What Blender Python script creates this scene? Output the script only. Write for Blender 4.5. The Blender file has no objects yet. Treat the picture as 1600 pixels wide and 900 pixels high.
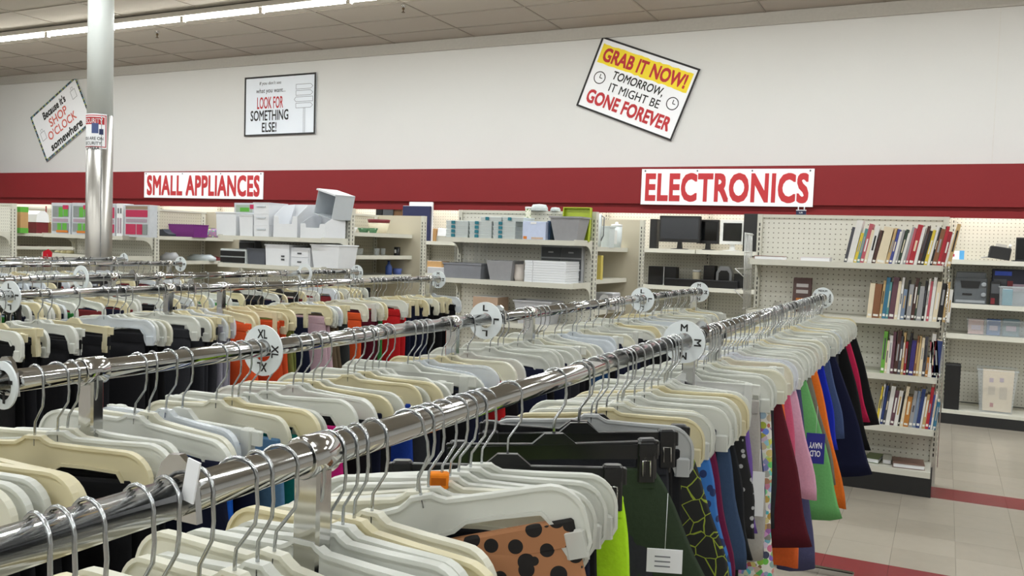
import bpy, math, random
from mathutils import Vector, Matrix
random.seed(7)
PI = math.pi
S = bpy.context.scene
COL = S.collection

# ------------------------------------------------------------------ camera
EYE = 1.56
FPX = 1375.0
CX = Vector((0.8963, 0.4422, 0.0333)); CU = Vector((-0.0514, 0.0297, 0.9982)); CF = Vector((-0.4404, 0.8964, -0.0494))
CF.normalize(); CX = (CX - CF * CX.dot(CF)).normalized(); CU = CX.cross(CF).normalized()
cam_d = bpy.data.cameras.new('camera'); cam = bpy.data.objects.new('camera', cam_d); COL.objects.link(cam)
cam_d.sensor_width = 36.0; cam_d.lens = 36.0 * FPX / 1600.0; cam_d.clip_start = 0.02; cam_d.clip_end = 100
m = Matrix.Identity(4)
for r in range(3):
    m[r][0] = CX[r]; m[r][1] = CU[r]; m[r][2] = -CF[r]
m[0][3] = 0; m[1][3] = 0; m[2][3] = EYE
cam.matrix_world = m
S.camera = cam

# ------------------------------------------------------------------ world and exposure
w = bpy.data.worlds.new('world'); S.world = w; w.use_nodes = True
w.node_tree.nodes['Background'].inputs[0].default_value = (1, 0.98, 0.95, 1)
w.node_tree.nodes['Background'].inputs[1].default_value = 0.25
S.view_settings.view_transform = 'Standard'; S.view_settings.look = 'None'
S.view_settings.gamma = 1.0; S.view_settings.use_curve_mapping = False
S.view_settings.exposure = -1.27
TUBE_W = 55.0        # watts of each ceiling tube
VALANCE_W = 20.0

# ------------------------------------------------------------------ helpers
def ray(px, py):
    return CX * ((px - 800) / FPX) + CU * (-(py - 450) / FPX) + CF
def at(px, py, Y):
    d = ray(px, py); return Vector((0, 0, EYE)) + d * (Y / d.y)
def atX(px, py, X):
    d = ray(px, py); return Vector((0, 0, EYE)) + d * (X / d.x)
def ratio(px, py=600):
    d = ray(px, py); return d.x / d.y
def s2l(c):
    return tuple((v / 12.92 if v <= 0.04045 else ((v + 0.055) / 1.055) ** 2.4) for v in (x / 255 for x in c))
MATS = {}
def mat(name, rgb, rough=0.6, metal=0.0, noise=0.08, nscale=30, trans=0.0, emit=None, alpha=1.0, bump=0.0, spec=0.5, sss=0.0, transl=0.0):
    if name in MATS: return MATS[name]
    M = bpy.data.materials.new(name); M.use_nodes = True
    nt = M.node_tree; b = nt.nodes['Principled BSDF']
    c = s2l(rgb)
    b.inputs['Roughness'].default_value = rough; b.inputs['Metallic'].default_value = metal
    b.inputs['Specular IOR Level'].default_value = spec
    if noise > 0 or bump > 0:
        tc = nt.nodes.new('ShaderNodeTexCoord'); nz = nt.nodes.new('ShaderNodeTexNoise')
        nz.inputs['Scale'].default_value = nscale; nz.inputs['Detail'].default_value = 3
        nt.links.new(tc.outputs['Object'], nz.inputs['Vector'])
        mx = nt.nodes.new('ShaderNodeMix'); mx.data_type = 'RGBA'
        mx.inputs[6].default_value = tuple(min(1, v * (1 - noise)) for v in c) + (1,)
        mx.inputs[7].default_value = tuple(min(1, v * (1 + noise)) for v in c) + (1,)
        nt.links.new(nz.outputs['Fac'], mx.inputs[0]); nt.links.new(mx.outputs[2], b.inputs['Base Color'])
        if bump > 0:
            bp = nt.nodes.new('ShaderNodeBump'); bp.inputs['Strength'].default_value = bump; bp.inputs['Distance'].default_value = 0.004
            nt.links.new(nz.outputs['Fac'], bp.inputs['Height']); nt.links.new(bp.outputs[0], b.inputs['Normal'])
    else:
        b.inputs['Base Color'].default_value = c + (1,)
    if trans: b.inputs['Transmission Weight'].default_value = trans
    if sss: 
        b.inputs['Subsurface Weight'].default_value = sss; b.inputs['Subsurface Radius'].default_value = (0.01, 0.01, 0.01)
    if alpha < 1: b.inputs['Alpha'].default_value = alpha
    if emit:
        b.inputs['Emission Color'].default_value = s2l(rgb) + (1,); b.inputs['Emission Strength'].default_value = emit
    if transl:
        tr = nt.nodes.new('ShaderNodeBsdfTranslucent'); tr.inputs[0].default_value = c + (1,)
        ms = nt.nodes.new('ShaderNodeMixShader'); ms.inputs[0].default_value = transl
        nt.links.new(b.outputs[0], ms.inputs[1]); nt.links.new(tr.outputs[0], ms.inputs[2]); nt.links.new(ms.outputs[0], nt.nodes['Material Output'].inputs['Surface'])
    MATS[name] = M
    return M
def peg_mat(name, rgb, axis):
    if name in MATS: return MATS[name]
    M = mat(name, rgb, 0.55, noise=0.04, nscale=8)
    nt = M.node_tree; b = nt.nodes['Principled BSDF']
    tc = nt.nodes.new('ShaderNodeTexCoord')
    sc = nt.nodes.new('ShaderNodeVectorMath'); sc.operation = 'SCALE'; sc.inputs[3].default_value = 1 / 0.036
    fr = nt.nodes.new('ShaderNodeVectorMath'); fr.operation = 'FRACTION'
    sb = nt.nodes.new('ShaderNodeVectorMath'); sb.operation = 'SUBTRACT'; sb.inputs[1].default_value = (0.5, 0.5, 0.5)
    ml = nt.nodes.new('ShaderNodeVectorMath'); ml.operation = 'MULTIPLY'; ml.inputs[1].default_value = (1, 0, 1) if axis == 'x' else (0, 1, 1)
    ln = nt.nodes.new('ShaderNodeVectorMath'); ln.operation = 'LENGTH'
    lt = nt.nodes.new('ShaderNodeMath'); lt.operation = 'LESS_THAN'; lt.inputs[1].default_value = 0.13
    mx = nt.nodes.new('ShaderNodeMix'); mx.data_type = 'RGBA'; mx.inputs[7].default_value = s2l((128, 124, 112)) + (1,)
    old = b.inputs['Base Color'].links[0].from_socket
    L = nt.links.new
    L(tc.outputs['Object'], sc.inputs[0]); L(sc.outputs[0], fr.inputs[0]); L(fr.outputs[0], sb.inputs[0]); L(sb.outputs[0], ml.inputs[0])
    L(ml.outputs[0], ln.inputs[0]); L(ln.outputs['Value'], lt.inputs[0]); L(lt.outputs[0], mx.inputs[0]); L(old, mx.inputs[6]); L(mx.outputs[2], b.inputs['Base Color'])
    return M
def print_mat(name, base, spots, scale, kind='spots', thr=0.35, rough=0.8):
    """a printed cloth: blotches, cell outlines or many-coloured flecks"""
    if name in MATS: return MATS[name]
    M = mat(name, base, rough, noise=0.05)
    nt = M.node_tree; b = nt.nodes['Principled BSDF']; L = nt.links.new
    tc = nt.nodes.new('ShaderNodeTexCoord'); v = nt.nodes.new('ShaderNodeTexVoronoi'); v.inputs['Scale'].default_value = scale
    L(tc.outputs['Object'], v.inputs['Vector'])
    ls = nt.nodes.new('ShaderNodeMath'); ls.operation = 'LESS_THAN'; ls.inputs[1].default_value = thr
    if kind == 'cells': v.feature = 'DISTANCE_TO_EDGE'
    L(v.outputs['Distance'], ls.inputs[0])
    mx = nt.nodes.new('ShaderNodeMix'); mx.data_type = 'RGBA'
    mx.inputs[7].default_value = s2l(spots) + (1,)
    if kind == 'many': 
        hs = nt.nodes.new('ShaderNodeHueSaturation'); hs.inputs['Saturation'].default_value = 0.9; hs.inputs['Value'].default_value = 0.7
        L(v.outputs['Color'], hs.inputs['Color']); L(hs.outputs[0], mx.inputs[7])
    old = b.inputs['Base Color'].links[0].from_socket
    L(ls.outputs[0], mx.inputs[0]); L(old, mx.inputs[6]); L(mx.outputs[2], b.inputs['Base Color'])
    return M

class MB:
    """collects shapes, then makes one mesh"""
    def __init__(s): s.v = []; s.f = []; s.sm = []
    def add(s, vs, fs, smooth=False):
        o = len(s.v); s.v += [tuple(p) for p in vs]; s.f += [tuple(i + o for i in f) for f in fs]; s.sm += [smooth] * len(fs); return s
    def box(s, x0, x1, y0, y1, z0, z1, M=None):
        vs = [Vector(p) for p in ((x0,y0,z0),(x1,y0,z0),(x1,y1,z0),(x0,y1,z0),(x0,y0,z1),(x1,y0,z1),(x1,y1,z1),(x0,y1,z1))]
        if M is not None: vs = [M @ p for p in vs]
        return s.add(vs, [(0,3,2,1),(4,5,6,7),(0,1,5,4),(1,2,6,5),(2,3,7,6),(3,0,4,7)])
    def bbox(s, x0, x1, y0, y1, z0, z1, b=0.004):
        """box with chamfered vertical edges and top rim"""
        pl = [(x0+b,y0),(x1-b,y0),(x1,y0+b),(x1,y1-b),(x1-b,y1),(x0+b,y1),(x0,y1-b),(x0,y0+b)]
        cx, cy = (x0+x1)/2, (y0+y1)/2
        def inset(p): return (p[0]-math.copysign(b*0.8, p[0]-cx), p[1]-math.copysign(b*0.8, p[1]-cy))
        vs = [(x,y,z0) for x,y in pl] + [(x,y,z1-b) for x,y in pl] + [inset(p)+(z1,) for p in pl]
        fs = [tuple(range(7,-1,-1)), tuple(range(16,24))]
        for k in (0, 8):
            for i in range(8): j = (i+1) % 8; fs.append((k+i, k+j, k+8+j, k+8+i))
        return s.add(vs, fs)
    def tub(s, wb, db, wt, dt, h, t=0.004, z0=0.0, x=0, y=0):
        """hollow tapered container, open on top"""
        def rect(w_, d_, z): return [(x-w_/2,y-d_/2,z),(x+w_/2,y-d_/2,z),(x+w_/2,y+d_/2,z),(x-w_/2,y+d_/2,z)]
        vs = rect(wb,db,z0)+rect(wt,dt,z0+h)+rect(wt-2*t,dt-2*t,z0+h)+rect(wb-2*t,db-2*t,z0+t)
        fs = [(3,2,1,0),(12,13,14,15)]
        for k in (0,4,8):
            for i in range(4): j=(i+1)%4; fs.append((k+i,k+j,k+4+j,k+4+i))
        return s.add(vs, fs)
    def prism(s, poly, y0, y1, smooth=False):
        """polygon in x,z pushed along y"""
        n = len(poly); vs = [(x,y0,z) for x,z in poly]+[(x,y1,z) for x,z in poly]
        fs = [tuple(range(n)), tuple(range(2*n-1,n-1,-1))]
        for i in range(n): j=(i+1)%n; fs.append((j,i,n+i,n+j))
        return s.add(vs, fs, smooth)
    def prismx(s, poly, x0, x1):
        """polygon in y,z pushed along x"""
        n = len(poly); vs = [(x0,y,z) for y,z in poly]+[(x1,y,z) for y,z in poly]
        fs = [tuple(range(n-1,-1,-1)), tuple(range(n,2*n))]
        for i in range(n): j=(i+1)%n; fs.append((i,j,n+j,n+i))
        return s.add(vs, fs)
    def tube(s, path, r, n=6, cap=True, radii=None):
        P = [Vector(p) for p in path]; o = len(s.v); vs = []; up = None
        for i, p in enumerate(P):
            d = (P[min(i+1,len(P)-1)]-P[max(i-1,0)]).normalized()
            if up is None:
                up = d.orthogonal().normalized()
            up = (up - d*up.dot(d)).normalized(); sd = d.cross(up); rr = radii[i] if radii else r
            for k in range(n):
                a = 2*PI*k/n; vs.append(p+up*(math.cos(a)*rr)+sd*(math.sin(a)*rr))
        fs = []
        for i in range(len(P)-1):
            for k in range(n): j=(k+1)%n; fs.append((i*n+k,i*n+j,(i+1)*n+j,(i+1)*n+k))
        s.add(vs, fs, True)
        if cap:
            e = (len(P)-1)*n
            s.f.append(tuple(o+k for k in range(n-1,-1,-1))); s.f.append(tuple(o+e+k for k in range(n))); s.sm += [False, False]
        return s
    def lathe(s, prof, n=20, c=(0,0,0)):
        vs = []; fs = []
        for r, z in prof:
            for k in range(n): a=2*PI*k/n; vs.append((c[0]+r*math.cos(a), c[1]+r*math.sin(a), c[2]+z))
        for i in range(len(prof)-1):
            for k in range(n): j=(k+1)%n; fs.append((i*n+k,i*n+j,(i+1)*n+j,(i+1)*n+k))
        s.add(vs, fs, True); o = len(s.v)-len(vs)
        if prof[0][0] > 1e-5: s.f.append(tuple(o+k for k in range(n-1,-1,-1))); s.sm.append(False)
        if prof[-1][0] > 1e-5: s.f.append(tuple(o+(len(prof)-1)*n+k for k in range(n))); s.sm.append(False)
        return s
    def rimmed(s, poly, th_web, th_rim, rim):
        """flat web with a thicker rim running along its outline (x,z), centred on y = 0"""
        n = len(poly); inner = []
        for i in range(n):
            p0, p1, p2 = Vector(poly[i-1]), Vector(poly[i]), Vector(poly[(i+1) % n])
            e1 = (p1-p0).normalized(); e2 = (p2-p1).normalized()
            nn = Vector((-(e1.y+e2.y), e1.x+e2.x))
            nn = nn.normalized() if nn.length > 1e-6 else Vector((-e1.y, e1.x))
            inner.append(p1 + nn*rim)
        vs = []
        for y in (-th_rim/2, th_rim/2): vs += [(x,y,z) for x,z in poly]
        for y in (-th_rim/2, th_rim/2): vs += [(p.x,y,p.y) for p in inner]
        for y in (-th_web/2, th_web/2): vs += [(p.x,y,p.y) for p in inner]
        fs = []
        for i in range(n):
            j = (i+1) % n
            fs += [(i,j,n+j,n+i),(i,2*n+i,2*n+j,j),(n+i,n+j,3*n+j,3*n+i),(2*n+i,4*n+i,4*n+j,2*n+j),(3*n+i,3*n+j,5*n+j,5*n+i)]
        fs += [tuple(4*n+i for i in range(n)), tuple(5*n+i for i in range(n-1,-1,-1))]
        return s.add(vs, fs)
    def mesh(s, name, material):
        me = bpy.data.meshes.new(name); me.from_pydata(s.v, [], s.f); me.update()
        me.polygons.foreach_set('use_smooth', s.sm)
        for mm in (material if isinstance(material, (list, tuple)) else [material]): me.materials.append(mm)
        return me
    def obj(s, name, material, parent=None, loc=(0,0,0)):
        return link(name, s.mesh(name, material), parent, loc)
def link(name, me, parent=None, loc=(0,0,0), rot=(0,0,0)):
    o = bpy.data.objects.new(name, me); COL.objects.link(o); o.location = loc; o.rotation_euler = rot
    if parent is not None: o.parent = parent
    return o
def tag(o, label, cat, group=None):
    o['label'] = label; o['category'] = cat
    if group: o['group'] = group
    return o
def thing(name, label, cat, loc=(0,0,0), rot=(0,0,0), group=None):
    return tag(link(name, None, None, loc, rot), label, cat, group)
def struct(o): o['kind'] = 'structure'; return o
def ordinal(n):
    return str(n) + ('th' if 10 <= n % 100 <= 20 else {1:'st',2:'nd',3:'rd'}.get(n % 10, 'th'))
def text_mesh(txt, w_, h_, material, bold=0.0, shear=0.0, spacing=1.0):
    """flat lettering in x,z facing -y, fitted into w_ x h_, centred on the origin"""
    cu = bpy.data.curves.new('lettering', 'FONT'); cu.body = txt; cu.size = 1; cu.shear = shear
    cu.space_character = spacing; cu.resolution_u = 3; cu.fill_mode = 'FRONT'; cu.align_x = 'CENTER'
    to = bpy.data.objects.new('lettering', cu); COL.objects.link(to)
    bpy.context.view_layer.update()
    me = bpy.data.meshes.new_from_object(to.evaluated_get(bpy.context.evaluated_depsgraph_get()))
    bpy.data.objects.remove(to); bpy.data.curves.remove(cu)
    xs = [v.co.x for v in me.vertices]; ys = [v.co.y for v in me.vertices]
    x0, x1, y0, y1 = min(xs), max(xs), min(ys), max(ys)
    V = [((v.co.x-(x0+x1)/2)/(x1-x0), (v.co.y-(y0+y1)/2)/(y1-y0)) for v in me.vertices]; F = [tuple(q.vertices) for q in me.polygons]
    bpy.data.meshes.remove(me); b = MB()
    bx = bold*(w_/(x1-x0)); bz = bold*(h_/(y1-y0))
    # heavier strokes: the same letters laid down a few times, slightly apart
    offs = [(0, 0)] if bold == 0 else [(i*bx, j*bz) for i in (-1, -0.5, 0, 0.5, 1) for j in (-1, 0, 1)]
    for k, (ox, oz) in enumerate(offs):
        b.add([(x*(w_-2*bx)+ox, -0.00002*k, z*(h_-2*bz)+oz) for x, z in V], F)
    me = b.mesh('lettering', material)
    return me
def lettering(txt, w_, h_, material, parent, loc, bold=0.0, shear=0.0, spacing=1.0, rot=(0,0,0)):
    return link('lettering', text_mesh(txt, w_, h_, material, bold, shear, spacing), parent, loc, rot)

# ------------------------------------------------------------------ materials
WALL = mat('wall_paint', (207, 207, 205), 0.75, noise=0.015, nscale=2)
CEILT = mat('ceiling_tile', (178, 172, 162), 0.9, noise=0.05, nscale=60, bump=0.2)
GRID = mat('ceiling_grid', (160, 153, 142), 0.6)
FLOOR = mat('floor_tile_cream', (160, 152, 139), 0.22, noise=0.05, nscale=14)
FLOORB = mat('floor_tile_buff', (155, 147, 134), 0.22, noise=0.06, nscale=11)
FLOORR = mat('floor_tile_red', (122, 38, 44), 0.25, noise=0.08, nscale=14)
RED = mat('red_fascia', (116, 27, 31), 0.6, noise=0.03, nscale=4, spec=0.25)
CHROME = mat('chrome', (205, 205, 205), 0.10, 1.0, noise=0)
STEEL = mat('steel_wire', (190, 193, 196), 0.22, 1.0, noise=0)
STAINLESS = mat('stainless_sleeve', (178, 175, 170), 0.34, 1.0, noise=0)
POLEP = mat('pole_paint', (205, 210, 208), 0.45, noise=0.03, nscale=5)
GOND = mat('shelf_enamel', (208, 206, 194), 0.42, noise=0.03, nscale=6)
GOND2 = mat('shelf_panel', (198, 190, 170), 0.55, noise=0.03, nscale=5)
PEGX = peg_mat('pegboard', (218, 216, 206), 'x')
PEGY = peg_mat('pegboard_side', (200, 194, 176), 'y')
KICK = mat('black_kick', (26, 26, 27), 0.5)
SLOT = mat('slot_dark', (45, 43, 40), 0.7)
WHITE = mat('white_plastic', (232, 232, 232), 0.38, noise=0.02)
PAPER = mat('paper_white', (236, 237, 240), 0.6, noise=0.02)
BLACK = mat('black_plastic', (20, 20, 22), 0.35, noise=0.02)
BLKMAT = mat('black_matte', (28, 28, 30), 0.6)
INK = mat('black_ink', (30, 28, 28), 0.7, noise=0)
REDINK = mat('red_ink', (176, 40, 46), 0.7, noise=0)
GREYP = mat('grey_plastic', (150, 150, 154), 0.45)
CLEAR = mat('clear_plastic', (225, 232, 236), 0.12, noise=0, alpha=0.16)
FROST = mat('frosted_plastic', (228, 234, 234), 0.3, noise=0.02, transl=0.3)

# ------------------------------------------------------------------ room
XL, XR, YB, YF, ZC = -17.0, 7.0, 9.9, -9.0, 4.17
struct(MB().box(XL, XR, YB, YB+0.15, 0, ZC+0.2).obj('wall_back', WALL))
struct(MB().box(XL-0.15, XL, YF, YB+0.15, 0, ZC+0.2).obj('wall_left', WALL))
struct(MB().box(XR, XR+0.15, YF, YB+0.15, 0, ZC+0.2).obj('wall_right', WALL))
struct(MB().box(XL-0.15, XR+0.15, YF-0.15, YF, 0, ZC+0.2).obj('wall_front', WALL))
struct(MB().box(XL, XR, 9.868, YB, 4.03, ZC-0.001).obj('trim_1', mat('trim_grey', (184, 181, 175), 0.7)))
# a faint sheet joint in the plaster high on the wall, at the right
struct(MB().box(0.352, 0.358, 9.897, YB, 2.5, 4.03).obj('trim_2', mat('joint_line', (205, 203, 198), 0.8)))
# ceiling: slab, T-bar grid, lay-in tiles
ceil = struct(MB().box(XL, XR, YF, YB, ZC+0.02, ZC+0.12).obj('ceiling', CEILT))
TX, TY = 1.2, 0.61
xs = [-1.9 + TX*k for k in range(-12, 8)]; ys = [9.42 - TY*k for k in range(0, 30)]
g = MB()
for x in xs: g.box(x-0.011, x+0.011, YF, YB, ZC-0.004, ZC+0.0005)
for y in ys: g.box(XL, XR, y-0.011, y+0.011, ZC-0.0035, ZC+0.0005)
g.obj('ceiling_grid', GRID, ceil)
tile_me = MB().bbox(-TX/2+0.009, TX/2-0.009, -TY/2+0.009, TY/2-0.009, 0, 0.016, 0.002)
tile_me.v = [(x, y, 0.016-z) for x, y, z in tile_me.v]; tile_me.f = [tuple(reversed(q)) for q in tile_me.f]
tme = tile_me.mesh('ceiling_tile', CEILT)
for x in [-1.9-TX/2 + TX*k for k in range(-11, 5)]:
    for j in range(0, 12):
        if j == 0:
            continue
        link('ceiling_tile', tme, ceil, (x, 9.42-TY*(j-0.5), ZC+0.003))
bme = MB().box(-TX/2+0.009, TX/2-0.009, -0.235, 0.235, 0, 0.016).mesh('ceiling_tile', CEILT)
for x in [-1.9-TX/2 + TX*k for k in range(-11, 5)]: link('ceiling_tile', bme, ceil, (x, 9.664, ZC+0.003))
# floor: slab and one-foot tiles, with two rows of red ones across the aisle
floor = struct(MB().box(XL, XR, YF, YB, -0.12, -0.006).obj('floor', FLOOR))
FT = 0.305
def ftile(mm): return MB().bbox(-FT/2+0.0004, FT/2-0.0004, -FT/2+0.0004, FT/2-0.0004, -0.006, 0.0, 0.0006).mesh('floor_tile', mm)
fm = [ftile(FLOOR), ftile(FLOORB), ftile(FLOORR)]
struct(MB().box(XL, -1.4, YF, YB, -0.006, -0.0015).obj('floor_sheet', FLOOR, floor))
struct(MB().box(2.565, XR, YF, YB, -0.006, -0.0015).obj('floor_sheet', FLOOR, floor))
struct(MB().box(-1.4, 2.565, YF, 3.585-0.305, -0.006, -0.0015).obj('floor_sheet', FLOOR, floor))
for j in range(-4, 18):
    y = 4.5 + FT*(j+0.5)
    if y > YB: continue
    for i in range(13):
        k = 2 if j in (0, 6) else (1 if random.random() < 0.35 else 0)
        link('floor_tile', fm[k], floor, (-1.4 + FT*(i+0.5), y, 0))

# ------------------------------------------------------------------ ceiling light strips
GLOW = mat('tube_glow', (255, 253, 244), 0.4, noise=0, emit=80.0)
HOUS = mat('lamp_housing', (196, 190, 180), 0.5)
hm = MB().box(-0.6, 0.6, -0.055, 0.055, 0.03, 0.085).mesh('housing', HOUS)
tbm = MB().tube([(-0.585, 0, 0), (0.585, 0, 0)], 0.019, 10).mesh('tube', GLOW)
skm = MB().box(-0.0125, 0.0125, -0.024, 0.024, -0.028, 0.032).mesh('socket', HOUS)
hkm = MB().tube([(0.3,0,0.085),(0.3,0,0.14)],0.004,5).tube([(0.27,-0.02,0.10),(0.33,0.02,0.10)],0.006,5).box(0.26,0.34,-0.03,0.03,0.085,0.093).mesh('bracket', GRID)
area_d = bpy.data.lights.new('lamp_light', 'AREA'); area_d.shape = 'RECTANGLE'; area_d.size = 1.15; area_d.size_y = 0.035
area_d.energy = TUBE_W; area_d.color = (0.94, 1.0, 1.02)
lab_rows = {7.66: 'in the row of glowing tubes crossing the upper left', 4.6: 'in the second row toward the camera', 1.55: 'in the row above the clothing rails', -1.5: 'in the first row behind the camera', -4.55: 'in the added second fill row behind the camera', -7.6: 'in the added third fill row behind the camera'}  # the two rearmost rows are unseen additions that give front fill light
for Y in (7.66, 4.6, 1.55, -1.5, -4.55, -7.6):
    n = 0
    for k in range(-3, 13):
        if Y < 7 and k % 2: continue
        x = -6.39 - 1.2*(k - 6) if Y > 7 else -6.39 - 1.2*(k-6)
        if x < XL+0.7 or x > XR-0.7: continue
        n += 1
        t = thing('strip_light', '%s tube light from the right %s' % (ordinal(n), lab_rows[Y]), 'ceiling light', (x, Y, 4.07), (0,0,0), 'fluorescent strip lights')
        link('housing', hm, t); link('tube', tbm, t); link('socket', skm, t, (-0.5875, 0, 0)); link('socket', skm, t, (0.5875, 0, 0)); link('bracket', hkm, t)
        lo = bpy.data.objects.new('lamp_light', area_d); COL.objects.link(lo); lo.location = (0, 0, -0.024); lo.parent = t
# sprinkler heads
for i, (x, y) in enumerate(((-9.34, 8.31), (-5.54, 8.31))):
    t = thing('sprinkler_head', ('brass sprinkler head hanging from the ceiling nearest the column', 'brass sprinkler head hanging from the ceiling right of the lit tubes')[i], 'sprinkler', (x, y, ZC), group='ceiling sprinklers')
    MB().lathe([(0.03,-0.001),(0.03,-0.008),(0.012,-0.012),(0.012,-0.03)], 12).obj('escutcheon', CHROME, t)
    MB().lathe([(0.014,-0.03),(0.016,-0.045),(0.006,-0.055),(0.006,-0.075),(0.02,-0.078),(0.02,-0.083)], 10).obj('nozzle', mat('dark_brass', (84, 66, 44), 0.4, 0.6), t)

# ------------------------------------------------------------------ red fascia over the wall shelving
FY = 9.46
FK = FY/9.40      # the fascia measured at 9.40, carried back to its own distance
def fz(z): return EYE+(z-EYE)*FK
fas = struct(MB().box(XL, XR, FY, FY+0.03, fz(2.06), fz(2.463)).box(XL, XR, FY+0.03, YB, fz(2.463)-0.02, fz(2.463)).obj('trim_3', RED))
struct(MB().box(XL, XR, FY+0.035, FY+0.055, fz(1.955), fz(2.07)).obj('trim_4', RED))
val_d = bpy.data.lights.new('lamp_light', 'AREA'); val_d.shape = 'RECTANGLE'; val_d.size = 2.35; val_d.size_y = 0.04; val_d.energy = VALANCE_W; val_d.color = (1, 0.96, 0.86)
vm = MB().tube([(-1.18,0,0),(1.18,0,0)],0.016,8).mesh('tube', mat('valance_glow', (255,250,235), 0.4, noise=0, emit=4.0))
vh = MB().box(-1.2,1.2,-0.03,0.03,0.02,0.06).mesh('housing', HOUS)
for i in range(9):
    x = 4.6 - 2.4*i
    t = thing('valance_light', '%s shelf light from the right hidden behind the red fascia' % ordinal(i+1), 'shelf light', (x, 9.66, 2.17), group='tube lights behind the fascia')
    link('tube', vm, t); link('housing', vh, t)
    lo = bpy.data.objects.new('lamp_light', val_d); COL.objects.link(lo); lo.location = (0, 0, -0.02); lo.parent = t; lo.rotation_euler = (math.radians(25), 0, 0)

# ------------------------------------------------------------------ signs
def sign_board(name, label, cat, c, w_, h_, roll, Y, frame=None, fw=0.02, th=0.012, face=PAPER):
    t = thing(name, label, cat, (c[0], Y, c[1]), (0, roll, 0))
    MB().box(-w_/2, w_/2, -th, 0, -h_/2, h_/2).obj('board', face, t)
    if frame:
        f = MB()
        for a in (-1, 1):
            f.box(-w_/2, w_/2, -th-0.006, -th+0.001, a*(h_/2-fw/2)-fw/2, a*(h_/2-fw/2)+fw/2)
            f.box(a*(w_/2-fw/2)-fw/2, a*(w_/2-fw/2)+fw/2, -th-0.006, -th+0.001, -h_/2+fw, h_/2-fw)
        f.obj('frame', frame, t)
    return t
def ring(mb, c, r, th, n=20, y=-0.014):
    vs = []; fs = []
    for k in range(n):
        a = 2*PI*k/n
        for q in (r, r-th): vs.append((c[0]+q*math.cos(a), y, c[1]+q*math.sin(a)))
    for k in range(n): j=(k+1)%n; fs.append((2*k,2*k+1,2*j+1,2*j))
    return mb.add(vs, fs)
def flat(mb, x0, x1, z0, z1, y=-0.014): return mb.add([(x0,y,z0),(x1,y,z0),(x1,y,z1),(x0,y,z1)], [(0,1,2,3)])
# section signs on the fascia
MAG = mat('sign_pin', (90, 90, 95), 0.4, 0.6)
for label, c, w_, h_, txt in (('long white SMALL APPLIANCES sign with red letters on the red fascia', (-9.63, 2.258), 2.31, 0.375, 'SMALL APPLIANCES'),
                       ('white ELECTRONICS sign with red letters on the red fascia', (-2.152, 2.24), 1.83, 0.39, 'ELECTRONICS')):
    t = sign_board('section_sign', label, 'sign', (c[0]*FK, fz(c[1])), w_, h_, math.radians(0.3), FY-0.001)
    lettering(txt, w_*0.95, h_*0.80, REDINK, t, (0, -0.0135, -0.004), bold=0.034, spacing=1.06)
    for k in range(4):
        MB().lathe([(0.009,0),(0.009,0.006),(0.004,0.009)],8).obj('pin', MAG, t, (-w_/2+0.04+k*(w_-0.08)/3, -0.013, h_/2-0.02)).rotation_euler = (PI/2,0,0)
# GRAB IT NOW
ang = math.atan2(-(3.6-4.049), 1.179)
t = sign_board('wall_sign', 'tilted GRAB IT NOW sign with yellow band high on the white wall', 'sign', (-3.329, 3.424), 1.27, 0.855, ang, YB-0.012, INK, 0.022)
yb = MB(); pts_t = []; pts_b = []
for k in range(31):
    x = -0.585 + 1.17*k/30
    pts_t.append((x, 0.355 + random.uniform(-0.008, 0.008))); pts_b.append((x, 0.13 + random.uniform(-0.008, 0.008)))
poly = pts_b + pts_t[::-1]
for k in range(30): yb.add([(pts_b[k][0],-0.0135,pts_b[k][1]),(pts_b[k+1][0],-0.0135,pts_b[k+1][1]),(pts_t[k+1][0],-0.0135,pts_t[k+1][1]),(pts_t[k][0],-0.0135,pts_t[k][1])],[(0,1,2,3)])
yb.obj('yellow_band', mat('yellow_print', (236, 212, 44), 0.7, noise=0.03), t)
lettering('GRAB IT NOW!', 1.08, 0.165, REDINK, t, (0, -0.015, 0.243), bold=0.03)
lettering('TOMORROW,', 0.66, 0.115, INK, t, (0.0, -0.015, 0.045), bold=0.015, shear=0.12)
lettering('IT MIGHT BE', 0.66, 0.10, INK, t, (0.01, -0.015, -0.09), bold=0.008)
lettering('GONE FOREVER', 1.10, 0.165, REDINK, t, (0, -0.015, -0.263), bold=0.03)
for sx in (-1, 1):
    ck = MB(); c = (sx*0.48, -0.03); ring(ck, c, 0.075, 0.011)
    flat(ck, c[0]-0.005, c[0]+0.005, c[1], c[1]+0.045); flat(ck, c[0], c[0]+0.035, c[1]-0.005, c[1]+0.005); ck.obj('clock_print', INK, t)
# LOOK FOR SOMETHING ELSE
t = sign_board('wall_sign', 'framed LOOK FOR SOMETHING ELSE sign hung level on the white wall', 'sign', (-8.65, 3.434), 1.30, 0.853, math.radians(-0.3), YB-0.012, INK, 0.024, face=mat('sign_paper_cool', (222, 228, 236), 0.6, noise=0.01))
lettering("If you don't see", 0.40, 0.06, INK, t, (-0.17, -0.015, 0.32), shear=0.1)
lettering('what you want...', 0.54, 0.085, INK, t, (-0.16, -0.015, 0.21), shear=0.1)
lettering('LOOK FOR', 0.48, 0.17, REDINK, t, (-0.17, -0.015, 0.045), bold=0.012)
lettering('SOMETHING', 0.70, 0.15, INK, t, (-0.18, -0.015, -0.135), bold=0.016)
lettering('ELSE!', 0.27, 0.14, INK, t, (-0.18, -0.015, -0.305), bold=0.016)
GREYINK = mat('grey_ink', (120, 122, 128), 0.7, noise=0)
sp = MB()
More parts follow.
